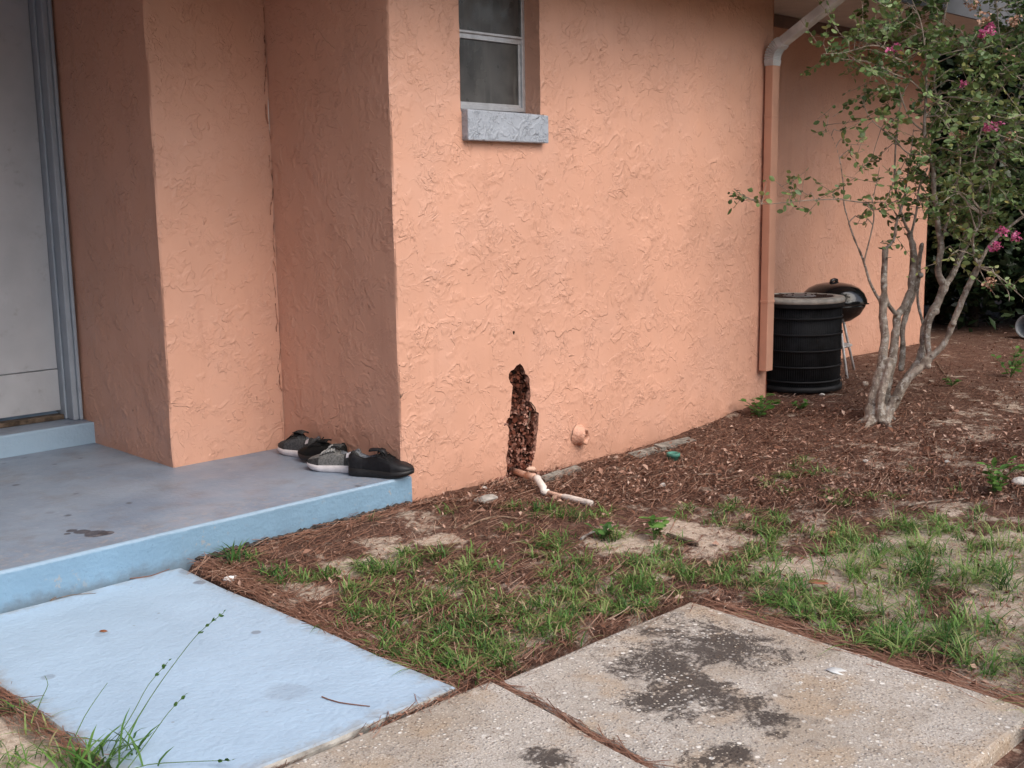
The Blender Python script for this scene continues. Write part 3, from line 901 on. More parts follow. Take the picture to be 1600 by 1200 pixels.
# downspout: painted leader, corrugated elbows, strap seams
def rect_sweep(mb, pts, w, d, mi=0, ribs=0.0, xdir=(1, 0, 0)):
    """rectangular pipe swept in the plane x = const; w along x, d across"""
    pts = [np.array(p, float) for p in pts]
    vs, fs = [], []
    X = np.array(xdir, float); X /= np.linalg.norm(X)
    for i, p in enumerate(pts):
        t = pts[min(i + 1, len(pts) - 1)] - pts[max(i - 1, 0)]; t /= np.linalg.norm(t)
        x = X - t * (X @ t); x /= np.linalg.norm(x)
        nrm = np.cross(t, x)
        k = 1 + (ribs if i % 2 else 0)
        ch = .006
        for sx, sy in ((-1, -1), (1, -1), (1, 1), (-1, 1)):
            vs.append(p + x * sx * w / 2 * k + nrm * sy * d / 2 * k)
    for i in range(len(pts) - 1):
        for k in range(4): fs.append((i * 4 + k, i * 4 + (k + 1) % 4, (i + 1) * 4 + (k + 1) % 4, (i + 1) * 4 + k))
    fs += [(3, 2, 1, 0), tuple(range((len(pts) - 1) * 4, len(pts) * 4))]
    mb.add(vs, fs, mi)
DX, DY = 3.066, -.047
sp = MB(); rect_sweep(sp, [(DX - .003, DY, .160), (DX, DY, .62), (DX + .002, DY, 2.15)], .078, .058)
spout = sp.build('downspout', MAT_SPOUT, house, bevel=.005)
sp = MB(); rect_sweep(sp, [(DX - .001, DY, .610), (DX - .001, DY, .626)], .083, .063); sp.build('seam', MAT_SPOUT, spout, bevel=.002)
sp = MB(); rect_sweep(sp, [(DX, DY, 1.79), (DX, DY, 1.805)], .082, .062)
sp.build('seam', MAT_SPOUT, spout, bevel=.002)
def arc(c, r, a0, a1, n):
    return [np.array([c[0], c[1] + r * cos(t), c[2] + r * sin(t)]) for t in np.linspace(a0, a1, n)]
# lower elbow bends outward (towards -Y), offset pipe, upper elbow bends up into the gutter
a = radians(60)
R1 = .10
low = [np.array([DX, DY, 2.11]), np.array([DX, DY, 2.145])] + arc((DX, DY - R1, 2.15), R1, 0, a, 16)
t_dir = np.array([0, -sin(a), cos(a)])
e0 = low[-1]
gut = np.array([DX + .02, EY - .045, ZT - .075])
R2 = .22
# straight piece runs until the upper elbow can turn vertical under the gutter
run = (e0[1] - gut[1] - R2 * (1 - cos(a))) / sin(a)
e1 = e0 + t_dir * run
ux = []
for t in np.linspace(0, 1, 16):
    # turn from direction t_dir to straight up
    ang = a * (1 - t)
    step_d = np.array([0, -sin(ang), cos(ang)]) * (R2 * a / 15)
    ux.append((ux[-1] if ux else e1) + (step_d if ux else 0))
sp = MB(); rect_sweep(sp, low + [e0 + t_dir * .03], .082, .062, ribs=.13); el = sp.build('elbow', MAT_WHITEMETAL, spout)
sp = MB(); rect_sweep(sp, [e0 + t_dir * .02, e0 + t_dir * run * .5, e1 + t_dir * .01], .076, .056); sp.build('offset_pipe', MAT_WHITEMETAL, spout, bevel=.005)
sp = MB(); rect_sweep(sp, ux + [ux[-1] + np.array([0, 0, .12])], .084, .064, ribs=.13); sp.build('elbow', MAT_WHITEMETAL, spout)

# ------------------------------------------------------------------ condenser unit
def condenser():
    c = np.array([3.602, .040, -.022]); R = .292; H = .640
    t = tag(empty('condenser', c), 'round dark outdoor air conditioner with beige rim behind the downspout', 'air conditioner')
    mb = MB(); mb.lathe([(0, .03), (R - .02, .03), (R - .018, H - .05), (0, H - .05)], n=48); mb.build('coil', MAT_ACBODY, t, True)
    mb = MB()
    n = 120
    for k in range(n):
        a = 2 * pi * k / n
        p = lambda z, rr: np.array([rr * cos(a), rr * sin(a), z])
        mb.tube([p(.03, R - .004), p(H - .05, R - .004)], .0018, 4, False)
    tag(mb.build('guard_wires', MAT_ACWIRE, t), kind='stuff')
    for z in (.07, .17, .28, .39, .50):
        mb = MB(); mb.lathe([(R - .006, z - .006), (R + .005, z - .006), (R + .005, z + .006), (R - .006, z + .006)], n=56, closed=True); mb.build('band', MAT_ACWIRE, t, True)
    mb = MB(); mb.lathe([(R - .03, 0), (R + .012, 0), (R + .012, .035), (R - .03, .035)], n=56, closed=True); mb.build('base_ring', MAT_ACWIRE, t, True)
    mb = MB(); mb.lathe([(R + .012, H - .065), (R + .014, H - .03)], n=56); mb.lathe([(R - .01, H - .07), (R + .012, H - .07), (R + .012, H - .05), (R - .01, H - .05)], n=56, closed=True)
    mb.build('top_band', MAT_ACWIRE, t, True)
    mb = MB(); mb.lathe([(R - .062, H - .025), (R - .060, H - .006), (R - .052, H - .003), (R + .010, H - .008), (R + .016, H - .020), (R + .014, H - .040), (R - .06, H - .045)], n=64, closed=True)
    mb.build('rim', MAT_ACRING, t, True)
    mb = MB(); mb.lathe([(0, H - .016), (R - .06, H - .016)], n=48); mb.build('fan_plate', MAT_ACFAN, t)
    mb = MB()
    for r in np.linspace(.10, R - .09, 8): mb.lathe([(r - .002, H - .010), (r, H - .006), (r + .002, H - .010)], n=48)
    for k in range(16):
        a = 2 * pi * k / 16; mb.tube([(.1 * cos(a), .1 * sin(a), H - .007), ((R - .06) * cos(a), (R - .06) * sin(a), H - .007)], .003, 4, False)
    tag(mb.build('fan_grille', MAT_ACFAN, t), kind='stuff')
    mb = MB(); mb.lathe([(0, H + .004), (.10, H + .002), (.115, H - .006), (.115, H - .03)], n=32)
    hub = mb.build('hub', MAT_ACHUB, t, True)
    for k in range(6):
        a = 2 * pi * k / 6; mb = MB(); mb.lathe([(0, .006), (.006, .006), (.008, 0)], n=8); b = mb.build('bolt', MAT_ACFAN, hub); b.location = (.085 * cos(a), .085 * sin(a), H + .002)
condenser()

# ------------------------------------------------------------------ kettle grill
def grill():
    c = np.array([4.43, .245, -.072]); R = .243
    t = tag(empty('kettle_grill', c), 'glossy black round kettle barbecue grill behind the air conditioner', 'grill')
    zb = .565
    mb = MB(); mb.lathe([(0, zb - .155), (.07, zb - .152), (.14, zb - .13), (.20, zb - .085), (.232, zb - .03), (R - .004, zb), (R - .010, zb)], n=48); mb.build('bowl', MAT_BLACK, t, True)
    mb = MB(); mb.lathe([(R + .003, zb - .006), (R + .005, zb + .004), (R - .001, zb + .03), (.222, zb + .075), (.185, zb + .112), (.13, zb + .138), (.07, zb + .150), (0, zb + .154)], n=48)
    lid = mb.build('lid', MAT_BLACK, t, True)
    mb = MB(); mb.lathe([(.035, zb + .150), (.035, zb + .156), (0, zb + .157)], n=16); mb.build('lid_vent', MAT_BLACK, lid)
    mb = MB(); mb.tube([(-.042, 0, zb + .148), (-.036, 0, zb + .168), (0, 0, zb + .174), (.036, 0, zb + .168), (.042, 0, zb + .148)], .014, 8); mb.build('handle', MAT_BLACK, lid, True)
    mb = MB(); d = RIGHT; d = np.array([d[0], d[1], 0]); d /= np.linalg.norm(d)
    e = np.array([-d[1], d[0], 0])
    q = np.array([0, 0, zb - .012])
    mb.tube([q + d * (R - .004) + e * .012, q + d * (R + .022), q + d * (R - .004) - e * .012], .006, 6); mb.build('side_handle', MAT_BLACK, t, True)
    v = np.array([-FWD[0], -FWD[1], 0]); v /= np.linalg.norm(v)
    for ang in (-.85, 1.15, 3.3):
        # legs splay outwards; angle measured from the camera-right direction
        dr = d * cos(ang - .55) + np.array([-d[1], d[0], 0]) * sin(ang - .55)
        mb = MB(); mb.tube([dr * .115 + np.array([0, 0, zb - .13]), dr * .275 + np.array([0, 0, .0])], .0105, 8); mb.build('leg', MAT_GRILLLEG, t, True)
    mb = MB(); mb.lathe([(.0, .235), (.135, .232), (.15, .243), (.148, .248), (.13, .238), (0, .24)], n=24); mb.build('ash_tray', MAT_GRILLLEG, t, True)
grill()

# ------------------------------------------------------------------ shoes
def fabric(name, c, var=.3, scale=120, rough=.8):
    k = NT(name, rough, .25)
    k.col(k.mix(k.map(k.noise(scale, 3), .35, .65), tuple(v * (1 - var) for v in c), tuple(v * (1 + var) for v in c)))
    k.bump(k.noise(400, 2), .0012)
    return k.m
F_GREY = fabric('grey_knit', (.075, .078, .082))
F_MID = fabric('grey_mesh', (.16, .16, .155))
F_BLACK = fabric('black_knit', (.008, .008, .008))
F_LEATHER = fabric('black_leather', (.010, .010, .012), .2, 60, .45)
F_GREY2 = fabric('dark_grey_overlay', (.05, .05, .05))
F_LEATHERB = fabric('black_overlay', (.015, .015, .017), .2, 60, .38)
F_LINE = fabric('grey_lining', (.15, .16, .18))
F_DARKLINE = fabric('dark_lining', (.025, .025, .028))
F_WHITE = simple('white_rubber', (.60, .58, .60), .6, .3, var=.12, scale=25)
F_BLACKSOLE = simple('black_rubber', (.012, .012, .013), .5, .4, var=.2, scale=25)
F_LACE_W = fabric('pale_lace', (.42, .42, .41))
F_LACE_B = fabric('black_lace', (.012, .012, .013))

def shoe(label, toe, heel, up, over, sole, lace, lining, patch=None, Lz=1.20, collar=1.0, roll=0.0, lift=0.0, squash=1.0, mid=None):
    toe = np.array(toe, float); heel = np.array(heel, float)
    L = np.linalg.norm(toe - heel)
    yaw = math.atan2(toe[1] - heel[1], toe[0] - heel[0])
    t = tag(empty('shoe', (heel[0], heel[1], .001 + lift), yaw), label, 'shoe', 'worn trainers left on the porch')
    t.rotation_euler = (roll, 0, yaw)
    ts = np.concatenate([[0, .012, .03], np.linspace(.055, .95, 26), [.97, .985, .996, 1.0]])
    W = lambda x: np.interp(x, [0, .012, .04, .15, .35, .55, .72, .85, .93, .975, 1], [.012, .021, .029, .034, .033, .040, .0475, .043, .033, .021, .005]) * L / .29 * 1.08
    SB = lambda x: np.interp(x, [0, .08, .2, .65, .85, 1], [.008, .001, 0, 0, .007, .022])
    STp = lambda x: np.interp(x, [0, .1, .4, .7, .95, 1], [.044, .041, .036, .033, .038, .040])
    HT = lambda x: np.interp(x, [0, .03, .08, .18, .28, .38, .46, .55, .65, .75, .85, .93, .98, 1], [.080, .096, .098, .083, .076, .084, .093, .089, .078, .067, .059, .051, .042, .037]) * Lz
    # sole
    vs, fs = [], []
    for x in ts:
        w = W(x) + .0035; b, tp = SB(x), STp(x)
        ring = [(-w * .9, b), (w * .9, b), (w, b + .005), (w * 1.03, (b + tp) / 2), (w * .985, tp), (-w * .985, tp), (-w * 1.03, (b + tp) / 2), (-w, b + .005)]
        vs += [(x * L, y, z) for y, z in ring]
    m = 8
    for i in range(len(ts) - 1):
        for k in range(m): fs.append((i * m + k, i * m + (k + 1) % m, (i + 1) * m + (k + 1) % m, (i + 1) * m + k))
    fs += [tuple(reversed(range(m))), tuple(range((len(ts) - 1) * m, len(ts) * m))]
    mb = MB(); mb.add(vs, fs); mb.build('sole', sole, t, True)
    if mid:
        mb = MB()
        for sgn in (-1, 1):
            v2 = []
            xs_ = np.linspace(.02, .97, 24)
            for x in xs_:
                w = (W(x) + .0035) * 1.03 + .0012; zc = SB(x) * .45 + STp(x) * .55
                v2 += [(x * L, sgn * w, zc - .0022), (x * L, sgn * w, zc + .0022)]
            mb.add(v2, [(2 * i, 2 * i + 1, 2 * i + 3, 2 * i + 2) for i in range(len(xs_) - 1)])
        mb.build('sole_stripe', mid, t, True)
    J = 20
    def section(x, off=0.0):
        w, st, ht = W(x), STp(x) - .004, HT(x) * (collar if x < .42 else 1)
        o = float(smooth(.02, .07, x) * (1 - smooth(.36, .47, x)))
        pts = []
        for j in range(J + 1):
            a = pi * j / J
            cy, sy = cos(a), sin(a)
            y1 = math.copysign(abs(cy) ** .75, cy) * w; z1 = st + (ht - st) * sy ** .62
            # opening profile
            q = abs(j - J / 2) / (J / 2)     # 1 at the sole, 0 at the centre
            if q > .5:
                k = (1 - q) / .5
                yo = w * (1 + .05 * sin(k * pi) - .34 * k ** 1.6); zo = st + (ht - st) * k ** .85
            elif q > .3:
                k = (.5 - q) / .2
                yo = w * (.66 - .06 * k); zo = ht - .002 - (ht - .045) * k
            else:
                yo = w * .60 * q / .3; zo = .043
            yo = math.copysign(yo, cy) if j != J / 2 else 0.0
            y = y1 * (1 - o) + yo * o; z = z1 * (1 - o) + zo * o
            if off:
                y += off * cy; z += off * sy * .7
            pts.append((x * L, y, z))
        return pts, o
    vs, fs, mi = [], [], []
    for x in ts: vs += section(x)[0]
    n = J + 1
    for i in range(len(ts) - 1):
        for j in range(J):
            fs.append((i * n + j, (i + 1) * n + j, (i + 1) * n + j + 1, i * n + j + 1))
            q = abs(j + .5 - J / 2) / (J / 2)
            mi.append(1 if (q < .5 and .03 < ts[i] < .40) else 0)
    fs.append(tuple(range(n))); mi.append(0)
    mb = MB(); mb.add(vs, fs); mb.m = mi
    mb.build('upper', [up, lining], t, True)
    def patchmesh(name, xs_, j0, j1, off, mat, sides=(0, 1)):
        mb = MB()
        for s_ in sides:
            v2, f2 = [], []
            js = list(range(j0, j1 + 1))
            if s_: js = [J - j for j in js]
            for x in xs_:
                p, _ = section(x, off); v2 += [p[j] for j in js]
            k = len(js)
            for i in range(len(xs_) - 1):
                for j in range(k - 1):
                    q = (i * k + j, (i + 1) * k + j, (i + 1) * k + j + 1, i * k + j + 1)
                    f2.append(q if not s_ else q[::-1])
            mb.add(v2, f2)
        return mb.build(name, mat, t, True)
    for sd in (0, 1):
        patchmesh('eyestay', np.linspace(.42, .70, 10), 5, 7, .0026, over, (sd,))
    patchmesh('toe_guard', np.concatenate([np.linspace(.70, .95, 10), [.97, .985, .996, 1.0]]), 0, 4, .0022, over)
    patchmesh('heel_counter', [0, .012, .03, .055, .09, .13, .17, .21, .25], 0, 6, .0022, over)
    if patch:
        patchmesh('side_patch', np.linspace(.13, .21, 5), 3, 5, .0045, patch, (0,)); patchmesh('side_patch', np.linspace(.13, .21, 5), 3, 5, .0045, patch, (1,))
    # tongue
    mb = MB(); v2, f2 = [], []
    for i, x in enumerate(np.linspace(.37, .60, 8)):
        k = i / 7
        z = (.107 * (1 - k) + HT(.60) * k + .004 + .006 * sin(k * pi)) * (Lz if k < .9 else 1); w = .024 * (1 - .25 * k)
        for y in (-1, -.5, 0, .5, 1): v2.append((x * L - .012 * (1 - k), y * w, z - abs(y) ** 2 * .008))
    for i in range(7):
        for j in range(4): f2.append((i * 5 + j, (i + 1) * 5 + j, (i + 1) * 5 + j + 1, i * 5 + j + 1))
    mb.add(v2, f2); tg = mb.build('tongue', over, t, True)
    so = tg.modifiers.new('thick', 'SOLIDIFY'); so.thickness = .007
    # laces
    mb = MB()
    for i, x in enumerate(np.linspace(.46, .68, 6)):
        p, _ = section(x, .0035)
        a, b = np.array(p[6]), np.array(p[J - 6]); c = np.array(p[J // 2]) + np.array([0, 0, .004])
        p2, _ = section(min(.7, x + .03), .0035)
        b2 = np.array(p2[J - 6])
        mb.tube([a, (a + c) / 2 + np.array([0, 0, .002]), c, (c + b2) / 2 + np.array([0, 0, .002]), b2], .0021, 5)
        a2 = np.array(p2[6])
        mb.tube([b, (b + c) / 2 + np.array([0, 0, .003]), c + np.array([0, 0, .001]), (c + a2) / 2 + np.array([0, 0, .003]), a2], .0021, 5)
    top = np.array(section(.46, .006)[0][J // 2]) + np.array([0, 0, .006])
    for sy in (-1, 1):
        mb.tube([top, top + np.array([.01, sy * .018, .012]), top + np.array([.022, sy * .034, .004]), top + np.array([.03, sy * .024, -.004]), top + np.array([.008, sy * .004, .001])], .002, 5)
        mb.tube([top, top + np.array([.018, sy * .02, .004]), top + np.array([.04, sy * .036, -.016]), top + np.array([.055, sy * .040, -.03])], .0018, 5)
    mb.build('laces', lace, t, True)
    return t
shoe('black leather trainer with black sole overhanging the porch corner', (.024, -.060), (-.140, .222), F_LEATHER, F_LEATHERB, F_BLACKSOLE, F_LACE_B, F_LINE, mid=F_DARKLINE)
shoe('light grey trainer with white sole tucked against the black leather trainer', (-.205, .475), (-.085, .205), F_MID, F_GREY2, F_WHITE, F_LACE_W, F_LINE, patch=F_WHITE)
shoe('soft all-black fabric trainer lying between the two grey trainers', (-.115, .672), (-.050, .375), F_BLACK, F_BLACK, F_BLACKSOLE, F_LACE_B, F_DARKLINE, Lz=1.05, roll=-.10, lift=.012)
shoe('dark grey trainer with white sole farthest from the porch edge', (-.080, .905), (-.050, .605), F_GREY, F_GREY2, F_WHITE, F_LACE_B, F_LINE, patch=F_WHITE)

# ------------------------------------------------------------------ drain pipe out of the hole
def drain():
    p0 = on_y(800, 735, .03); p1 = on_z(840, 748, -.078)
    p2 = on_z(849, 768, -.125); p3 = on_ground(925, 791)
    p3[2] += .012
    t = tag(empty('drain_pipe', (p1[0], p1[1], -.13)), 'white plastic drain pipe elbowed out of the rotted wall hole', 'pipe')
    def B(mb, name, mat): return place(mb.build(name, mat, t, True), t)
    mb = MB(); mb.tube([p0, p1], .0165, 14); B(mb, 'wall_pipe', MAT_PVCP)
    mb = MB(); mb.tube([p0 + (p1 - p0) * .60, p0 + (p1 - p0) * .93], .0185, 14); B(mb, 'collar', MAT_PVCP)
    d1 = (p1 - p0) / np.linalg.norm(p1 - p0)
    mb = MB(); mb.tube([p1 - d1 * .02, p1, p1 + d1 * .008 + np.array([0, 0, -.008]), p2 + np.array([0, 0, .02]), p2, p2 + (p3 - p2) * .10], [.019, .0195, .019, .0185, .0185, .018], 14); B(mb, 'elbow', MAT_PVC)
    mb = MB(); mb.tube([p2 + np.array([.0, 0, .001]), p2 + (p3 - p2) * .42], .011, 12); B(mb, 'thin_pipe', MAT_PVCP)
    mb = MB(); mb.tube([p2 + (p3 - p2) * .40, p2 + (p3 - p2) * .45, p3], [.011, .0155, .0165], 14, cap=False)
    dd = (p3 - p2) / np.linalg.norm(p3 - p2)
    mb.tube([p3, p3 - dd * .03], [.0130, .0125], 14, cap=True)
    mb.tube([p3 - dd * .002, p3], [.0165, .013], 14, cap=False)
    B(mb, 'outlet_pipe', MAT_PVC)
    # small lump of painted foam above the pipe
    q = on_y(828, 733, -.02)
    mb = MB(); mb.tube([q + np.array([-.025, 0, .004]), q, q + np.array([.025, -.005, -.004]), q + np.array([.04, -.005, -.01])], [.006, .016, .014, .004], 9, jit=.25)
    B(mb, 'foam_lump', MAT_PVCP)
drain()

# ------------------------------------------------------------------ trees, shrubs
def leaf_template():
    v = np.array([(0, 0, 0), (.25, .24, .035), (.6, .30, .03), (.86, .17, .01), (1, 0, -.04), (.86, -.17, .01), (.6, -.30, .03), (.25, -.24, .035), (.5, 0, -.02)])
    f = np.array([(8, 0, 7), (8, 7, 6), (8, 6, 5), (8, 5, 4), (8, 4, 3), (8, 3, 2), (8, 2, 1), (8, 1, 0)])[:, ::-1]
    return v, f
LV, LF = leaf_template()
LV2 = np.array([(0, 0, 0), (.5, .26, .05), (1, 0, -.05), (.5, -.26, .05)]); LF2 = np.array([(0, 1, 2), (0, 2, 3)])[:, ::-1]

def rand_rot(n, r, up_bias=0.0):
    """random frames (n,3,3): columns = leaf axis, side, normal"""
    ax = r.normal(0, 1, (n, 3)); ax[:, 2] *= .6
    ax /= np.linalg.norm(ax, axis=1, keepdims=True)
    nm = r.normal(0, 1, (n, 3)); nm[:, 2] = np.abs(nm[:, 2]) + up_bias
    nm -= ax * (nm * ax).sum(1, keepdims=True); nm /= np.linalg.norm(nm, axis=1, keepdims=True) + 1e-9
    sd = np.cross(nm, ax)
    return np.stack([ax, sd, nm], -1)

def scatter(P, Rm, S, tv, tf):
    n = len(P); k = len(tv)
    V = np.einsum('nij,kj->nki', Rm, tv) * np.asarray(S)[:, None, None] + np.asarray(P)[:, None, :]
    T = (tf[None] + (np.arange(n) * k)[:, None, None]).reshape(-1, tf.shape[1])
    return V.reshape(-1, 3), T

def densify(pts, step=.03):
    pts = [np.asarray(p, float) for p in pts]; out = []
    # Catmull-Rom
    P = [pts[0]] + pts + [pts[-1]]
    for i in range(1, len(P) - 2):
        n = max(2, int(np.linalg.norm(P[i + 1] - P[i]) / step))
        for k in range(n):
            t = k / n
            a, b, c, d = P[i - 1], P[i], P[i + 1], P[i + 2]
            out.append(.5 * ((2 * b) + (-a + c) * t + (2 * a - 5 * b + 4 * c - d) * t * t + (-a + 3 * b - 3 * c + d) * t ** 3))
    out.append(pts[-1]); return out

def crape_myrtle():
    base = on_ground(1375, 655)
    D0 = float((base - CAM) @ FWD)
    t = tag(empty('crape_myrtle', base), 'crape myrtle tree with twisted pale trunks and pink blossoms by the house corner', 'tree')
    r = np.random.default_rng(5)
    # limbs: pixel line on the photograph, depth offset start/end, radius start/end
    limbs = [
        ([(1357, 668), (1361, 640), (1366, 612), (1377, 570), (1383, 533), (1380, 487), (1382, 433), (1383, 388)], (-.04, .0), (.050, .024)),
        ([(1384, 664), (1383, 630), (1388, 595), (1396, 553), (1400, 513), (1402, 493), (1413, 480), (1423, 443), (1428, 400), (1421, 363)], (.02, .10), (.044, .028)),
        ([(1376, 660), (1376, 620), (1385, 590), (1392, 560)], (-.09, -.05), (.036, .030)),
        ([(1402, 493), (1390, 478), (1382, 455)], (.03, .0), (.022, .016)),
        ([(1408, 580), (1411, 545), (1411, 507), (1424, 470), (1432, 440), (1438, 397), (1441, 380)], (.06, .18), (.026, .020)),
        ([(1452, 552), (1443, 510), (1434, 470), (1437, 427), (1437, 395)], (.1, .2), (.016, .011)),
        ([(1380, 666), (1392, 634), (1411, 603), (1433, 580), (1452, 559), (1458, 553)], (-.07, -.12), (.044, .034)),
        ([(1392, 640), (1404, 617), (1420, 590), (1436, 566), (1440, 548), (1446, 513), (1463, 477), (1477, 447)], (.0, .0), (.036, .033)),
        ([(1452, 556), (1450, 535), (1452, 505), (1462, 480)], (-.08, -.02), (.024, .026)),
        ([(1477, 447), (1467, 430), (1467, 405), (1470, 383), (1464, 335), (1460, 300), (1458, 262), (1450, 240), (1444, 205), (1447, 150), (1448, 100)], (.0, -.1), (.030, .010)),
        ([(1477, 447), (1490, 425), (1499, 405), (1506, 385), (1512, 350), (1530, 300), (1556, 250), (1590, 160), (1610, 100)], (.0, .25), (.028, .010)),
        ([(1455, 556), (1473, 541), (1490, 503), (1510, 453), (1522, 428), (1528, 418)], (-.12, -.25), (.026, .024)),
        ([(1528, 418), (1523, 400), (1520, 370), (1530, 352), (1534, 337), (1550, 333)], (-.25, -.3), (.014, .008)),
        ([(1526, 420), (1545, 385), (1570, 360), (1600, 338), (1640, 320)], (-.25, -.4), (.017, .010)),
        ([(1376, 473), (1360, 443), (1349, 407), (1334, 370), (1320, 325), (1318, 290), (1310, 240), (1299, 212), (1284, 190)], (.0, -.15), (.015, .004)),
        ([(1383, 388), (1396, 376), (1400, 350), (1412, 310), (1420, 262), (1428, 200)], (.0, .1), (.014, .006)),
        ([(1421, 363), (1412, 345), (1400, 300), (1398, 262), (1402, 200), (1410, 150), (1423, 121), (1410, 112)], (.1, .0), (.012, .004)),
        ([(1424, 365), (1432, 330), (1436, 292), (1450, 262)], (.1, .05), (.012, .007)),
        ([(1500, 400), (1520, 370), (1550, 290), (1560, 240), (1600, 180)], (.1, .3), (.011, .006)),
        ([(1446, 207), (1422, 185), (1398, 128), (1375, 100)], (-.06, -.2), (.008, .004)),
        ([(1450, 240), (1420, 240), (1395, 215), (1360, 185), (1345, 150)], (-.05, -.1), (.007, .003)),
        ([(1447, 150), (1425, 128), (1395, 115), (1360, 98), (1315, 92)], (-.1, -.3), (.007, .0025)),
        ([(1398, 90), (1380, 74), (1355, 72), (1320, 82), (1285, 84)], (-.2, -.35), (.006, .002)),
        ([(1448, 118), (1430, 105), (1398, 90)], (-.1, -.2), (.007, .006)),
        ([(1350, 410), (1365, 330), (1330, 314), (1280, 312), (1230, 316), (1190, 318), (1152, 300)], (-.05, -.35), (.008, .002)),
        ([(1470, 383), (1500, 250), (1475, 180), (1460, 130), (1470, 60), (1485, -20)], (.0, .1), (.012, .005)),
        ([(1512, 350), (1520, 260), (1540, 180), (1570, 120), (1560, 40), (1550, -60)], (.1, -.1), (.010, .004)),
        ([(1448, 100), (1440, 40), (1425, 0), (1400, -60)], (-.1, -.3), (.008, .003)),
        ([(1600, 338), (1640, 250), (1650, 120), (1640, 0), (1600, -80)], (-.4, -.3), (.012, .004)),
    ]
    thick, thin = MB(), MB()
    samples = []
    for pts, dz, rr in limbs:
        n = len(pts)
        P = [at_depth(p[0], p[1], D0 + dz[0] + (dz[1] - dz[0]) * i / (n - 1)) for i, p in enumerate(pts)]
        Q = densify(P, .03)
        m = len(Q)
        rad = [.75 * (rr[0] + (rr[1] - rr[0]) * (i / (m - 1)) ** .8) for i in range(m)]
        big = rr[0] > .0125
        j = r.normal(0, 1, (m, 3)); j = (j + np.roll(j, 1, 0) + np.roll(j, -1, 0)) / 3
        Q = [q + j[i] * rad[i] * (.16 if 0 < i < m - 1 else 0) for i, q in enumerate(Q)]
        # knots
        rad = [x * (1 + .14 * r.normal()) if big and r.random() < .35 else x for x in rad]
        (thick if big else thin).tube(Q, rad, 10 if big else 6, jit=.22 if big else .1)
        for i, q in enumerate(Q):
            if q[2] > base[2] + .9: samples.append((q, rad[i]))
    # root flare
    for px, py in ((1340, 660), (1392, 668), (1352, 668), (1400, 655)):
        a = at_depth(1372, 640, D0 - .0); b = on_ground(px, py)
        thick.tube(densify([a, (a + b) / 2 + np.array([0, 0, -.02]), b + np.array([0, 0, -.005])], .03), [.05] + [.035] * 2 + [.03] * 40 if False else list(np.linspace(.05, .012, len(densify([a, (a + b) / 2 + np.array([0, 0, -.02]), b + np.array([0, 0, -.005])], .03)))), 9, jit=.2)
    # knobs where branches were cut
    for px, py, dd in ((1450, 572, -.13), (1420, 590, -.1), (1463, 487, -.02), (1438, 430, .1), (1352, 600, -.06), (1403, 622, -.1), (1489, 505, -.2), (1380, 440, -.02)):
        c = at_depth(px, py, D0 + dd); thick.tube([c + np.array([-.012, 0, -.012]), c, c + np.array([.012, -.01, .012])], [.012, .022, .01], 8, jit=.3)
    tr = thick.build('trunk', MAT_BARK, t)
    rm = tr.modifiers.new('fuse', 'REMESH'); rm.mode = 'VOXEL'; rm.voxel_size = .0065; rm.use_smooth_shade = True
    sm = tr.modifiers.new('soften', 'SMOOTH'); sm.iterations = 2; sm.factor = .5
    dg = bpy.context.evaluated_depsgraph_get()
    me = bpy.data.meshes.new_from_object(tr.evaluated_get(dg)); tr.modifiers.clear(); tr.data = me
    # crown: leafy twigs
    poly = [(1280, 60), (1340, 40), (1350, -60), (1420, -220), (1560, -320), (1760, -200), (1800, 100), (1760, 330), (1600, 325), (1545, 385), (1485, 410), (1440, 330), (1415, 300), (1400, 240), (1372, 175), (1322, 122), (1290, 100)]
    def inp(x, y):
        c = False; n = len(poly)
        for i in range(n):
            x1, y1 = poly[i]; x2, y2 = poly[(i + 1) % n]
            if (y1 > y) != (y2 > y) and x < (x2 - x1) * (y - y1) / (y2 - y1) + x1: c = not c
        return c
    SP = np.array([s[0] for s in samples])
    sprays = []
    # sprays seen clearly at the left of the crown
    for (px, py, n_, dd) in ((1160, 298, 9, -.34), (1178, 312, 6, -.3), (1197, 318, 6, -.28), (1232, 300, 10, -.22), (1240, 318, 8, -.25), (1262, 305, 9, -.2), (1275, 318, 8, -.18), (1300, 300, 10, -.15), (1320, 305, 9, -.1), (1345, 340, 12, -.1),
                             (1288, 192, 8, -.15), (1296, 212, 8, -.14), (1312, 205, 9, -.13), (1322, 225, 9, -.12), (1335, 240, 10, -.1), (1345, 225, 8, -.1), (1360, 250, 12, -.05), (1378, 240, 10, 0), (1390, 300, 14, 0), (1380, 330, 12, .05), (1370, 285, 10, -.05), (1405, 270, 12, .05), (1350, 350, 8, -.1),
                             (1285, 70, 14, -.34), (1300, 82, 14, -.3), (1322, 62, 14, -.28), (1340, 55, 14, -.26), (1320, 92, 12, -.25), (1360, 60, 14, -.2), (1345, 85, 12, -.2), (1330, 105, 8, -.2), (1365, 110, 14, -.15), (1358, 130, 12, -.1), (1380, 140, 14, -.1), (1385, 55, 16, -.2), (1400, 35, 16, -.2), (1390, 110, 14, -.15), (1348, 18, 6, -.25),
                             (1385, 390, 10, 0), (1400, 370, 10, .05), (1395, 345, 12, .05), (1440, 320, 12, .1), (1420, 340, 10, .1), (1500, 345, 12, -.1), (1490, 370, 12, -.1), (1515, 375, 10, -.2), (1500, 400, 10, -.05), (1540, 440, 6, -.3), (1575, 455, 8, -.4), (1590, 458, 8, -.42), (1555, 430, 8, -.3)):
        sprays.append((at_depth(px, py, D0 + dd), int(n_ * 1.7)))
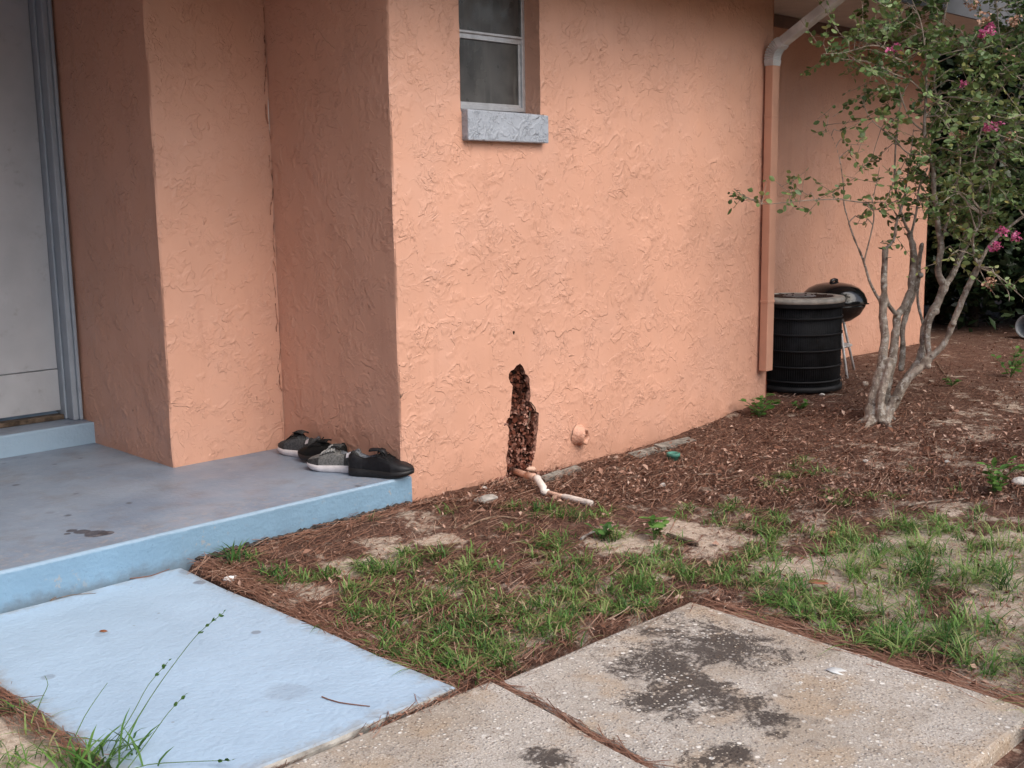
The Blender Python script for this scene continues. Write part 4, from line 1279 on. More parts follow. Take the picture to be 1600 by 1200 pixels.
    while len(sprays) < 690:
        x, y = r.uniform(1270, 1800), r.uniform(-320, 420)
        if not inp(x, y): continue
        if x < 1430 and r.random() < .45: continue
        sprays.append((at_depth(x, y, D0 + r.normal(0, .33)), int(r.integers(20, 42))))
    P, Rm, S, TI = [], [], [], []
    for c, n_ in sprays:
        d = np.linalg.norm(SP - c, axis=1); i = int(np.argmin(d + r.uniform(0, .08, len(d))))
        a = SP[i]
        v = c - a; ln = np.linalg.norm(v)
        if ln > .03:
            midp = (a + c) / 2 + r.normal(0, .05, 3) * min(1, ln * 2) + np.array([0, 0, .03])
            end = c + v / (ln + 1e-6) * .10 + r.normal(0, .03, 3)
            Q = densify([a, midp, c, end], .05)
            thin.tube(Q, list(np.linspace(min(.005, samples[i][1] * .8), .0012, len(Q))), 5)
            line = [Q[int(k)] for k in np.linspace(len(Q) * .45, len(Q) - 1, 14)]
        else:
            line = [c + r.normal(0, .03, 3) for _ in range(8)]
        # two or three side shoots carry the leaves in pairs
        shoots = [line]
        for _ in range(2):
            q = line[int(r.integers(2, len(line)))]; e = q + r.normal(0, .075, 3) + np.array([0, 0, .02])
            shoots.append([q + (e - q) * k for k in np.linspace(.15, 1, 7)])
            thin.tube([q, (q + e) / 2 + r.normal(0, .008, 3), e], [.0017, .0014, .001], 4)
        tone = r.normal(.42, .14)
        per = max(2, n_ // 3)
        for ln_ in shoots:
            for k in range(per):
                f = (k // 2 + .5) / (per / 2) * (len(ln_) - 1)
                i0 = min(int(f), len(ln_) - 2)
                q = ln_[i0] + (ln_[i0 + 1] - ln_[i0]) * (f - i0)
                dv = ln_[min(i0 + 2, len(ln_) - 1)] - ln_[max(0, i0 - 1)]; dv = dv / (np.linalg.norm(dv) + 1e-6)
                sd = np.cross(dv, np.array([r.normal(0, .35), r.normal(0, .35), 1.0])); sd /= np.linalg.norm(sd) + 1e-6
                ax = sd * (1 if k % 2 else -1) + dv * r.uniform(.25, .9) + r.normal(0, .28, 3) + np.array([0, 0, r.uniform(-.35, .15)])
                ax /= np.linalg.norm(ax)
                nm = np.cross(sd, dv) * -1 + r.normal(0, .42, 3); nm[2] += .35
                nm -= ax * (nm @ ax); nm /= np.linalg.norm(nm) + 1e-6
                P.append(q + r.normal(0, .004, 3)); S.append(r.uniform(.022, .050)); Rm.append(np.stack([ax, np.cross(nm, ax), nm], -1))
                TI.append(np.clip(tone + r.normal(0, .16), 0, .80) if r.random() > .015 else .95)
    P = np.array(P); S = np.array(S); TI = np.array(TI); Rm = np.array(Rm)
    # leaves that show largest in the picture are leaves of their own, the rest one mass
    px_ = 800 + FPX * ((P - CAM) @ RIGHT) / ((P - CAM) @ FWD); py_ = 600 - FPX * ((P - CAM) @ UP) / ((P - CAM) @ FWD)
    inview = (px_ < 1598) & (px_ > 0) & (py_ > 2)
    dep = (P - CAM) @ FWD
    score = np.where(inview, S / dep, 0)
    # a leaf's flat side towards the lens shows largest
    face = np.abs(((P - CAM) / np.linalg.norm(P - CAM, axis=1, keepdims=True) * Rm[:, :, 2]).sum(1))
    order = np.argsort(-score * (.3 + face))
    single, rest = order[:290], order[290:]
    V, T = scatter(P[rest], Rm[rest], S[rest], LV, LF)
    o = mesh_np('foliage', V, tris=T, mats=[MAT_LEAF], parent=t, smooth_sh=True, tint=np.repeat(TI[rest], len(LV)))
    place(tag(o, kind='stuff'), t)
    protos = [mesh_np('leaf', LV * np.array([1, w, cz]), tris=LF, mats=[MAT_LEAF], smooth_sh=True, tint=np.full(len(LV), tn), obj=False)
              for w, cz, tn in ((1, 1, .25), (1.12, 1.6, .38), (.9, .6, .48), (1.05, 2.0, .58), (1, -.6, .68))]
    for q in single:
        k = int(np.argmin([abs(TI[q] - v) for v in (.25, .38, .48, .58, .68)]))
        o = bpy.data.objects.new('leaf', protos[k]); link(o, t)
        m = Matrix.Identity(4)
        for a in range(3):
            for b in range(3): m[a][b] = Rm[q][a][b] * S[q]
            m[a][3] = P[q][a] - base[a]
        o.matrix_local = m
    place(thin.build('branches', MAT_TWIG, t), t)
    place(tr, t)
    # blossoms
    for (px, py, dd, sz, kind) in ((1391, 80, -.36, .030, 0), (1402, 75, -.36, .034, 0), (1535, 54, -.5, .03, 0), (1547, 46, -.5, .038, 0), (1542, 199, -.5, .03, 0), (1558, 197, -.5, .034, 0), (1507, 131, -.3, .028, 0),
                                  (1556, 385, -.5, .034, 0), (1567, 360, -.5, .036, 0), (1588, 370, -.52, .036, 0), (1498, 211, -.4, .044, 1), (1546, 443, -.42, .05, 1), (1536, 28, -.4, .05, 1), (1585, 33, -.4, .05, 1), (1520, 5, -.3, .05, 1), (1487, 338, -.3, .03, 1), (1580, 215, -.5, .04, 1), (1575, 85, -.4, .035, 1)):
        c = at_depth(px, py, D0 + dd)
        n = 40; sz *= .82
        u = r.normal(0, 1, (n, 3)); u /= np.linalg.norm(u, axis=1, keepdims=True)
        p = c + u * sz * r.uniform(.25, 1, (n, 1)) ** .6
        Rr = rand_rot(n, r, .2)
        V, T = scatter(p - c, Rr, r.uniform(.014, .026, n), np.array([(0, 0, 0), (.5, .45, .18), (1, .1, -.1), (.55, -.4, .15), (.8, .35, -.05)]), np.array([(0, 1, 4), (0, 4, 2), (0, 2, 3)]))
        o = mesh_np('blossom' if kind == 0 else 'seed_cluster', V, tris=T, mats=[MAT_PINK if kind == 0 else MAT_SEED], parent=t, tint=np.repeat(r.uniform(0, 1, n), 5))
        o.location = tuple(c - base)
crape_myrtle()

def bush(name, label, cat, base, size, n, leaf, group=None, trunk_h=.5, mat=None, tmat=None, seed=0, clump=26, holes=.5, wide=LV2):
    """woody plant: forked stems and a crown of leaf clumps"""
    r = np.random.default_rng(seed)
    base = np.array(base, float)
    t = tag(empty(name, base), label, cat, group)
    sx, sy, sz = size
    cen = np.array([0, 0, trunk_h + sz * .5])
    C = []
    while len(C) < clump:
        p = r.uniform(-1, 1, 3)
        l = np.linalg.norm(p)
        if l > 1 or l < .35: continue
        C.append(cen + p * np.array([sx, sy, sz * .5]))
    mb = MB()
    h0 = trunk_h
    ns = 3 if trunk_h < 1 else 1
    for k in range(ns):
        off = np.array([r.normal(0, .1), r.normal(0, .1), 0]) * (ns > 1)
        mb.tube(densify([off + np.array([0, 0, -.1]), off * 1.6 + np.array([0, 0, h0 * .6]), off * 2 + np.array([0, 0, h0 + sz * .35])], .25), list(np.linspace(.05 + .05 * trunk_h, .03, len(densify([off + np.array([0, 0, -.1]), off * 1.6 + np.array([0, 0, h0 * .6]), off * 2 + np.array([0, 0, h0 + sz * .35])], .25)))), 8, jit=.15)
    for c in C:
        a = np.array([0, 0, h0 + (c[2] - h0) * .35])
        mb.tube(densify([a, (a + c) / 2 + r.normal(0, .08, 3), c], .3), list(np.linspace(.022 + .012 * trunk_h, .006, len(densify([a, (a + c) / 2 + r.normal(0, .08, 3), c], .3)))), 5, jit=.1) if False else mb.tube([a, (a + c) / 2 + np.array([0, 0, .06]), c], [.022 + .01 * trunk_h, .014, .006], 5)
    mb.build('trunk', tmat or MAT_DARKBARK, t)
    ci = r.integers(0, len(C), n)
    rad = min(sx, sy, sz * .5) * holes
    P = np.array(C)[ci] + r.normal(0, rad * .5, (n, 3))
    Rm = rand_rot(n, r, .6)
    tn = np.clip(np.array([r.normal(.45, .2) for _ in C])[ci] + r.normal(0, .15, n), 0, 1)
    V, T = scatter(P, Rm, r.uniform(.6, 1.2, n) * leaf, wide, LF2)
    o = mesh_np('crown', V, tris=T, mats=[mat or MAT_DARKLEAF], parent=t, tint=np.repeat(tn, len(wide)))
    return t

# evergreen hedge row and trees standing beyond the side yard
hb = [((8.4, .9), (.7, .7, 1.5), 'low dark evergreen shrub in deep shade behind the leaning trunk'),
      ((9.0, -.6), (.7, .8, 1.4), 'low dark evergreen shrub in deep shade at the right edge'),
      ((7.6, 3.4), (1.0, 1.1, 3.4), 'tall dark evergreen shrub rising behind the back corner of the house'),
      ((9.2, 2.6), (1.1, 1.1, 3.0), 'dark bushy evergreen shrub just right of the house end'),
      ((9.9, 1.2), (1.1, 1.0, 3.3), 'dark rounded shrub beyond the mulch bed behind the leaning trunk'),
      ((10.3, -.3), (1.1, 1.1, 3.0), 'dense dark shrub at the right edge behind the blossoms'),
      ((10.9, -1.9), (1.2, 1.2, 3.4), 'outermost dark shrub of the row at the far right')]
for i, ((x, y), sz, lb) in enumerate(hb):
    bush('evergreen_shrub', lb, 'shrub', (x, y, float(ground_z(x, y))), sz, 14000, .13, 'evergreen shrubs beyond the side yard', .35, None, None, 40 + i, 34, .75)
for i, (x, y, sc, lb) in enumerate(((12.5, 3.8, 1.0, 'tall shade tree standing behind the evergreen shrubs near the house'), (12.8, -.9, 1.05, 'tall shade tree standing behind the evergreen shrubs at the right'), (10.2, 1.0, .95, 'tall shade tree rising out of the middle of the evergreen shrubs'))):
    bush('shade_tree', lb, 'tree', (x, y, -.1), (3.6 * sc, 3.6 * sc, 4.4 * sc), 12000, .27, 'tall shade trees over the side yard', 3.0, None, None, 60 + i, 60, .5)

def unseen_sky_blocker():  # ring of leaves out of view, added to block low sky light
    r = np.random.default_rng(8); n = 15000
    a = r.uniform(radians(100), radians(345), n)
    rad = 13 + r.normal(0, 1.2, n)
    hmax = 3.2 + .9 * np.sin(a * 7) + .8 * np.sin(a * 17 + 1)
    P = np.stack([-2.5 + rad * np.cos(a), -4 + rad * np.sin(a), -.1 + hmax * r.random(n) ** .8], -1)
    V, T = scatter(P, rand_rot(n, r, .3), r.uniform(.5, .95, n), LV2 * np.array([1, 1.5, 1]), LF2)
    o = mesh_np('unseen_sky_blocker', V, tris=T, mats=[MAT_DARKLEAF], tint=np.repeat(np.clip(r.normal(.45, .2, n), 0, 1), 4))
    tag(o, kind='stuff')
unseen_sky_blocker()

# ------------------------------------------------------------------ grass
def blades(spots, name, hmul=1.0):
    V, Q, T, tint = [], [], [], []
    r = np.random.default_rng(31)
    PX = []
    for (px, py, rx, n, h) in spots:
        c = on_ground(px, py)
        # several tufts per spot, blades fan out of each tuft
        nt = max(1, n // 16)
        for _ in range(nt):
            a = r.uniform(0, 6.28); q = rx * 1.25 * r.random() ** .6
            tx, ty = c[0] + q * cos(a), c[1] + q * sin(a)
            tone = r.normal(.46, .20); tr = r.uniform(.010, .030)
            for _ in range(int(r.integers(12, 34))):
                PX.append((tx + r.normal(0, tr), ty + r.normal(0, tr), h * r.uniform(.5, 1.35), np.clip(tone + r.normal(0, .14), 0, .78) if r.random() > .14 else r.uniform(.82, 1)))
    PX = np.array(PX)
    X, Y = PX[:, 0], PX[:, 1]
    # keep off the slabs and the porch
    ok = ~(((X < -.10) & (Y < -1.765) & (Y > -3.04)) | ((X > -2.16) & (X < -1.185) & (Y < 0) & (Y > -1.72)) | ((Y > -.035)))
    PX = PX[ok]; n = len(PX); X, Y = PX[:, 0], PX[:, 1]
    Z = ground_z(X, Y) - .004
    az = r.uniform(0, 6.28, n); lean = r.uniform(.5, 2.3, n); Hh = PX[:, 2] * 1.0; w = r.uniform(.0013, .0028, n)
    dx, dy = np.cos(az), np.sin(az)
    sxv, syv = -dy, dx
    V = []
    for k, (s, wd) in enumerate(((0, .8), (.35, 1.0), (.7, .75), (1.0, 0))):
        out = Hh * lean * s ** 1.7 * .75
        up = Hh * (s - .32 * lean * s ** 2.2)
        cx, cy, cz = X + dx * out, Y + dy * out, Z + up
        if wd:
            V.append(np.stack([cx - sxv * w * wd, cy - syv * w * wd, cz], -1)); V.append(np.stack([cx + sxv * w * wd, cy + syv * w * wd, cz], -1))
        else: V.append(np.stack([cx, cy, cz], -1))
    V = np.stack(V, 1)                      # n,7,3
    b = (np.arange(n) * 7)[:, None]
    Q = np.concatenate([b + np.array([0, 1, 3, 2]), b + np.array([2, 3, 5, 4])])
    T = b + np.array([4, 5, 6])
    o = mesh_np(name, V.reshape(-1, 3), quads=Q, tris=T, mats=[MAT_GRASS], tint=np.repeat(PX[:, 3], 7))
    return tag(o, kind='stuff')

GR = []
def gr(lst, rx, n, h):
    for x, y in lst: GR.append((x, y, rx, n, h))
gr([(560, 890), (610, 900), (660, 885), (700, 880), (740, 885), (590, 930), (640, 945), (690, 935), (740, 930), (620, 970), (670, 985), (650, 1010), (700, 1000), (740, 1000), (690, 1030), (740, 1035), (770, 1020), (720, 1050), (760, 965), (800, 965), (560, 960), (530, 910), (640, 1040)], .13, 95, .065)
gr([(780, 990), (840, 965), (880, 950), (920, 940), (960, 950), (1000, 930), (930, 975), (980, 970), (1020, 955), (900, 915), (950, 905), (1000, 895), (1050, 905), (880, 985), (830, 1000), (870, 885), (1080, 915), (1120, 905), (1030, 880)], .12, 85, .065)
gr([(830, 800), (860, 805), (880, 800), (855, 845), (870, 870), (850, 860)], .09, 60, .06)
gr([(935, 805), (920, 815), (945, 840), (960, 838)], .06, 34, .06)
gr([(1160, 905), (1200, 905), (1240, 915), (1180, 880), (1170, 860), (1205, 850), (1200, 832), (1215, 825), (1190, 870)], .10, 60, .065)
gr([(1250, 950), (1280, 950), (1310, 960), (1340, 965), (1220, 935), (1300, 985), (1350, 990), (1390, 985), (1420, 1000), (1450, 1000), (1500, 1000)], .12, 70, .08)
gr([(1310, 845), (1340, 850), (1370, 845), (1330, 865), (1300, 860), (1380, 870), (1420, 860), (1280, 828)], .13, 62, .07)
gr([(1370, 895), (1400, 905), (1440, 900), (1470, 910), (1480, 880), (1350, 925), (1285, 900)], .13, 48, .11)
gr([(1430, 820), (1460, 815), (1490, 830), (1450, 845), (1500, 850), (1520, 840)], .15, 50, .08)
gr([(1500, 905), (1540, 890), (1575, 880), (1550, 930), (1590, 930), (1520, 960), (1560, 985), (1590, 1000), (1530, 1030), (1490, 1040), (1580, 1040), (1505, 1060), (1470, 970), (1440, 1050), (1400, 1030)], .13, 46, .11)
gr([(1230, 740), (1250, 745), (1280, 738), (1300, 742), (1220, 755), (1260, 730), (1265, 720)], .10, 34, .05)
gr([(1150, 790), (1110, 797), (1130, 795), (1160, 785), (1280, 775), (1240, 775), (1300, 790), (1350, 800), (1180, 800), (1090, 790), (1340, 770)], .10, 22, .05)
gr([(20, 1108), (45, 1120), (60, 1150), (20, 1150), (90, 1170), (20, 1190), (60, 1195), (100, 1195)], .06, 22, .06)
gr([(860, 1125), (900, 1145), (820, 1105)], .02, 9, .03)
gr([(440, 885), (430, 900), (470, 900), (500, 905), (415, 880)], .07, 18, .05)
gr([(1100, 860), (1060, 870), (1130, 830), (1010, 850), (760, 860), (820, 900), (800, 920), (1450, 740), (1500, 760), (1400, 770)], .16, 16, .045)
for _ in range(34):
    GR.append((random.uniform(1600, 1900), random.uniform(820, 1150), .14, 46, .09))
# thin scattered blades over the bed
for _ in range(70):
    GR.append((random.uniform(450, 1600), random.uniform(790, 1090), .2, 9, .05))
for _ in range(30):
    p = (random.uniform(.2, 4), random.uniform(-5, -3.4)); 
    GR.append((800 + FPX * float((np.array([p[0], p[1], -.15]) - CAM) @ RIGHT) / float((np.array([p[0], p[1], -.15]) - CAM) @ FWD), 600 - FPX * float((np.array([p[0], p[1], -.15]) - CAM) @ UP) / float((np.array([p[0], p[1], -.15]) - CAM) @ FWD), .25, 60, .07))
blades(GR, 'grass')

# ------------------------------------------------------------------ pine straw, dry leaves
def needle_mesh(P, az, Ls, w, tint, name, curve=.12, zoff=.004):
    n = len(P); r = np.random.default_rng(91)
    P = np.asarray(P, float)
    dx, dy = np.cos(az), np.sin(az)
    cv = r.normal(0, curve, n)
    tilt = r.normal(0, .10, n)
    V = []
    for s in (-.5, -.17, .17, .5):
        off = cv * Ls * (s * s - .08)
        cx = P[:, 0] + dx * Ls * s - dy * off; cy = P[:, 1] + dy * Ls * s + dx * off
        cz = P[:, 2] + zoff + Ls * s * tilt + np.abs(tilt) * Ls * .3
        V.append(np.stack([cx + dy * w, cy - dx * w, cz], -1)); V.append(np.stack([cx - dy * w, cy + dx * w, cz + w * .8], -1))
    V = np.stack(V, 1)
    b = (np.arange(n) * 8)[:, None]
    Q = np.concatenate([b + np.array([0, 1, 3, 2]), b + np.array([2, 3, 5, 4]), b + np.array([4, 5, 7, 6])])
    o = mesh_np(name, V.reshape(-1, 3), quads=Q, mats=[MAT_NEEDLE], tint=np.repeat(tint, 8))
    return tag(o, kind='stuff')

def bed_sample(n, r, want):
    """ground points visible in the picture, density by the want(px,py) weight"""
    out = []
    while len(out) < n:
        m = 6000
        px = r.uniform(300, 1860, m); py = 470 + (1150 - 470) * r.random(m) ** .62
        k = r.random(m) < want(px, py)
        for a, b in zip(px[k], py[k]):
            out.append((a, b))
    out = np.array(out[:n])
    R3 = RIGHT[None] * ((out[:, 0] - 800) / FPX)[:, None] - UP[None] * ((out[:, 1] - 600) / FPX)[:, None] + FWD[None]
    z = np.full(n, -.12)
    for _ in range(8):
        P = CAM + R3 * ((z - CAM[2]) / R3[:, 2])[:, None]
        P = np.clip(P, -40, 40)
        z = ground_z(P[:, 0], P[:, 1])
    P[:, 2] = z
    return P

def sand_at(P):
    s = np.zeros(len(P))
    for (px, py, rx, w) in SAND:
        c = on_ground(px, py)
        d = np.hypot(P[:, 0] - c[0], P[:, 1] - c[1]) / rx
        s = np.maximum(s, w * np.exp(-d * d * 1.2))
    return s

def clear(P, pad=.0):
    X, Y = P[:, 0], P[:, 1]
    return ~(((X < -.10 + pad) & (Y < -1.765 + pad) & (Y > -3.04)) | ((X > -2.16) & (X < -1.185 + pad) & (Y < 0) & (Y > -1.72)) | ((X < 3.16) & (Y > -.012 - pad)) | (Y > .58) | (X > 12) | ((X < .05) & (Y > -.04)))

r9 = np.random.default_rng(17)
P = bed_sample(88000, r9, lambda x, y: np.clip(.35 + .65 * (y < 800) + .0 * x, 0, 1))
s = sand_at(P)
P = P[clear(P, .01) & (r9.random(len(P)) > s * .93)]
n = len(P)
P[:, 2] += np.abs(r9.normal(0, .006, n))
needle_mesh(P, r9.uniform(0, pi, n), r9.uniform(.06, .17, n), r9.uniform(.0006, .0012, n), np.clip(r9.normal(.46, .27, n), 0, 1), 'pine_straw')
# drifts of straw along slab edges and in the joint
def drift(px_line, n, spread, name_seed, z=None):
    r = np.random.default_rng(name_seed)
    W = [on_z(*p, -.155) for p in px_line]
    W = np.array(densify(W, .03))
    i = r.integers(0, len(W) - 1, n)
    p = W[i] + (W[i + 1] - W[i]) * r.random((n, 1))
    d = W[np.minimum(i + 1, len(W) - 1)] - W[i]
    p[:, :2] += r.normal(0, spread, (n, 2))
    p[:, 2] = (ground_z(p[:, 0], p[:, 1]) + np.abs(r.normal(0, .006, n))) if z is None else z + np.abs(r.normal(0, .003, n))
    az = np.arctan2(d[:, 1], d[:, 0]) + r.normal(0, .3, n)
    return p, az
A, B = [], []
for line, n_, sp_, z_ in (([(330, 885), (420, 935), (520, 985), (610, 1035), (690, 1078)], 950, .04, None), ([(1120, 948), (1250, 985), (1400, 1035), (1610, 1105)], 750, .035, None), ([(1080, 944), (960, 990), (830, 1040), (700, 1085)], 480, .03, None),
                          ([(702, 1080), (600, 1118), (500, 1160), (410, 1205)], 240, .008, -.175), ([(775, 1064), (850, 1100), (930, 1150), (1020, 1198)], 190, .006, -.165), ([(330, 872), (450, 845), (640, 795)], 300, .05, None), ([(0, 1075), (70, 1130), (140, 1180)], 300, .03, None)):
    p, az = drift(line, n_, sp_, len(A) + 50, z_); A.append(p); B.append(az)
A = np.concatenate(A); B = np.concatenate(B)
_on = (A[:, 0] > -2.14) & (A[:, 0] < -1.20) & (A[:, 1] > -1.70) & (A[:, 1] < 0)
A, B = A[~_on], B[~_on]; n = len(A)
needle_mesh(A, B, r9.uniform(.06, .16, n), r9.uniform(.0007, .0013, n), np.clip(r9.normal(.48, .18, n), 0, 1), 'pine_straw')

def litter():
    r = np.random.default_rng(23)
    P = bed_sample(30000, r, lambda x, y: np.clip(.12 + .88 * (y < 790), 0, 1))
    s = sand_at(P)
    P = P[clear(P, .02) & (r.random(len(P)) > s * .7)]
    n = len(P); P[:, 2] += r.uniform(.003, .016, n)
    Rm = rand_rot(n, r, 2.2)
    V, T = scatter(P, Rm, np.where(r.random(n) < .09, r.uniform(.03, .048, n), r.uniform(.010, .026, n)), LV2 * np.array([1, 1, 2.5]), LF2)
    o = mesh_np('leaf_litter', V, tris=T, mats=[MAT_LITTER], tint=np.repeat(np.clip(np.where(r.random(n) < .32, r.normal(.82, .12, n), r.normal(.38, .2, n)), 0, 1), 4))
    tag(o, kind='stuff')
litter()

# ------------------------------------------------------------------ small plants
def weed(label, px, py, h, nst, leaf, seed, spread=.6, name='weed', group=None, mat=None, per=6, tone=.5, up=True):
    r = np.random.default_rng(seed)
    b = on_ground(px, py) if not isinstance(px, np.ndarray) else px
    t = tag(empty(name, b), label, 'weed', group)
    st = MB(); P, Rm, S, TI = [], [], [], []
    for i in range(nst):
        a = r.uniform(0, 6.28); tip = np.array([cos(a) * spread * h * r.uniform(.3, 1), sin(a) * spread * h * r.uniform(.3, 1), h * r.uniform(.6, 1)])
        mid = tip * .5 + np.array([0, 0, h * .12]); Q = densify([np.zeros(3), mid, tip], .02)
        st.tube(Q, list(np.linspace(.0028, .0012, len(Q))), 5)
        for k in range(per):
            q = Q[min(len(Q) - 1, int(len(Q) * (.25 + .75 * k / max(1, per - 1))))]
            ax = np.array([cos(a + r.normal(0, 1.2)), sin(a + r.normal(0, 1.2)), r.uniform(-.1, .5)]); ax /= np.linalg.norm(ax)
            nm = np.array([r.normal(0, .3), r.normal(0, .3), 1.0]); nm -= ax * (nm @ ax); nm /= np.linalg.norm(nm)
            P.append(q); Rm.append(np.stack([ax, np.cross(nm, ax), nm], -1)); S.append(leaf * r.uniform(.7, 1.2)); TI.append(np.clip(tone + r.normal(0, .2), 0, 1))
    st.build('stem', MAT_TWIG if mat else MAT_WEEDSTEM, t)
    V, T = scatter(np.array(P), np.array(Rm), np.array(S), LV, LF)
    mesh_np('leaves', V, tris=T, mats=[MAT_WEED], parent=t, smooth_sh=True, tint=np.repeat(np.array(TI), len(LV)))
    return t
MAT_WEEDSTEM = simple('green_stem', (.09, .16, .05), .6, .3)
weed('leafy bright green weed growing beside the pale stone at the right edge', 1553, 772, .17, 8, .05, 1, .7, tone=.6)
weed('small green weed at the foot of the house corner below the downspout', 1186, 652, .14, 8, .055, 2, .8, tone=.35)
weed('small broadleaf weed in the sand above the dark bark stick', 1022, 845, .10, 5, .05, 3, .7, tone=.6)
weed('low feathery green weed in the dark mulch right of the tree', 1578, 590, .20, 9, .045, 4, 1.1, per=9, tone=.55)
weed('tiny green sprout at the end of a thin stick right of the tree base', 1487, 604, .06, 4, .035, 5, .9, tone=.35)
weed('short weed in front of the air conditioner beside white pebble', 1250, 640, .05, 6, .03, 8, 1.2, tone=.3)
weed('small weed lying by the broken grey twig below the white pipe', 940, 843, .06, 6, .035, 9, 1.1, tone=.2)

def stalks():
    """tall seed stalks leaning over the blue slab"""
    r = np.random.default_rng(3)
    lines = [([(185, 1170), (235, 1090), (270, 1040), (310, 990), (350, 957)], 'tall grass stalk reaching farthest right over the blue slab', 1),
             ([(180, 1160), (210, 1110), (232, 1070), (262, 1035)], 'grass stalk with a short dark seed head over the blue slab', 1),
             ([(200, 1200), (230, 1160), (262, 1115), (290, 1085)], 'curved grass stalk lowest over the blue slab', 1),
             ([(118, 1150), (132, 1120), (150, 1092), (168, 1067)], 'thin upright grass stalk near the left edge of the blue slab', 0),
             ([(55, 1118), (66, 1090), (75, 1070), (70, 1056)], 'small bent grass stalk at the left edge of the blue slab', 0),
             ([(190, 1210), (230, 1195), (300, 1190), (360, 1188)], 'grass stalk lying nearly flat at the bottom of the blue slab', 1)]
    for pts, lb, head in lines:
        b = on_z(pts[0][0], pts[0][1], -.15); d0 = float((b - CAM) @ FWD)
        P = [at_depth(p[0], p[1], d0 + .02 * i - .015 * i * i * 0) for i, p in enumerate(pts)]
        # keep every point above the slab
        for i in range(len(P)):
            if P[i][2] < -.14: P[i] = on_z(pts[i][0], pts[i][1], -.14 + .004 * i)
        t = tag(empty('grass_stalk', P[0]), lb, 'grass stalk', 'seed stalks over the blue slab')
        Q = densify(P, .02)
        mb = MB(); mb.tube(Q, list(np.linspace(.0016, .0008, len(Q))), 5); place(mb.build('stem', MAT_WEEDSTEM, t), t)
        if head:
            n = 26; k = np.linspace(len(Q) * .78, len(Q) - 1, n).astype(int)
            Pp = np.array([Q[i] for i in k]) + r.normal(0, .0015, (n, 3))
            dirv = Q[-1] - Q[int(len(Q) * .78)]; dirv /= np.linalg.norm(dirv)
            Rm = rand_rot(n, r, 0)
            for i in range(n):
                ax = dirv + r.normal(0, .25, 3); ax /= np.linalg.norm(ax); nm = Rm[i][:, 2]; nm = nm - ax * (nm @ ax); nm /= np.linalg.norm(nm); Rm[i] = np.stack([ax, np.cross(nm, ax), nm], -1)
            V, T = scatter(Pp, Rm, np.full(n, .012), LV2, LF2)
            place(mesh_np('seed_head', V, tris=T, mats=[MAT_GRASS], parent=t, tint=np.repeat(r.uniform(.1, .4, n), 4)), t)
stalks()
def blade_clump(label, c, n, hmin, hmax, sx, sy, seed, dark=0.0):
    r = np.random.default_rng(seed)
    t = tag(empty('grass_tuft', c), label, 'grass tuft')
    V, Q, T, ti = [], [], [], []
    for i in range(n):
        a = r.uniform(0, 6.28); L = r.uniform(hmin, hmax); w = r.uniform(.0025, .005); o = np.array([r.normal(0, sx), r.normal(0, sy), 0])
        d = np.array([cos(a), sin(a), 0]); sd = np.array([-d[1], d[0], 0]); b = len(V); le = r.uniform(.4, 1.2)
        for s_, wd in ((0, .7), (.35, 1), (.7, .8)):
            p = o + d * L * le * s_ ** 1.6 + np.array([0, 0, L * (s_ - .4 * le * s_ ** 2) * .8]); V += [p - sd * w * wd, p + sd * w * wd]
        V.append(o + d * L * le + np.array([0, 0, L * .8 * (1 - .4 * le)]))
        Q += [(b, b + 1, b + 3, b + 2), (b + 2, b + 3, b + 5, b + 4)]; T.append((b + 4, b + 5, b + 6)); ti += [np.clip(r.normal(.4 - dark, .2), 0, .9)] * 7
    mesh_np('blades', V, quads=Q, tris=T, mats=[MAT_GRASS], parent=t, tint=np.array(ti))
blade_clump('coarse grass tuft spilling onto the bottom of the blue slab', on_z(165, 1195, -.155), 60, .06, .17, .07, .05, 77)
blade_clump('dark grass tuft leaning against the blue porch front', on_ground(366, 880), 34, .05, .14, .03, .02, 78, .25)
blade_clump('small sparse grass tuft between the dark tuft and the lawn patch', on_ground(437, 905), 20, .04, .10, .03, .02, 79, .15)

# ------------------------------------------------------------------ sticks, stones, scraps
def stick(label, pts, rad, mat=MAT_STICK, name='stick', lift=.008, ground=True, group='sticks lying on the bed'):
    P = [(on_ground(*p) if ground else on_z(p[0], p[1], -.15)) + np.array([0, 0, lift]) for p in pts]
    Q = densify(P, .03)
    mb = MB(); mb.tube(Q, list(np.linspace(rad, rad * .6, len(Q))), 7, jit=.25)
    return tag(mb.build(name, mat), label, 'stick', group)
stick('long crooked stick pointing to the grass below the rotted hole', [(722, 830), (745, 818), (775, 810), (800, 812), (828, 817)], .006)
stick('short bent twig left of the long crooked stick', [(708, 808), (712, 818), (710, 828)], .005)
stick('thin twig crossing the long crooked stick', [(757, 785), (768, 800), (785, 815), (792, 826)], .003)
stick('thick dark bark stick lying on pale sand', [(1042, 840), (1062, 845), (1090, 854)], .014, MAT_THRESH)
stick('broken grey twig beside a small weed below the white pipe', [(908, 845), (918, 838), (932, 832)], .007, simple('grey_wood', (.30, .28, .26), .9, .2, var=.3))
stick('pale bare stick pointing at the leafy weed on the right', [(1418, 793), (1450, 787), (1500, 783), (1515, 781)], .006, MAT_TWIG)
stick('thin stick rising from the tree to a green sprout', [(1462, 565), (1475, 585), (1487, 603)], .004)
stick('pale short stick in the mulch near the green cap', [(1090, 744), (1110, 743), (1128, 744)], .005, MAT_TWIG)
stick('brown stick beside the pale short stick', [(1120, 752), (1135, 750), (1150, 748)], .006)
stick('thin root trailing from the green cap', [(1062, 716), (1080, 726), (1105, 731)], .003)
NG = 'pine needles on the blue slab'
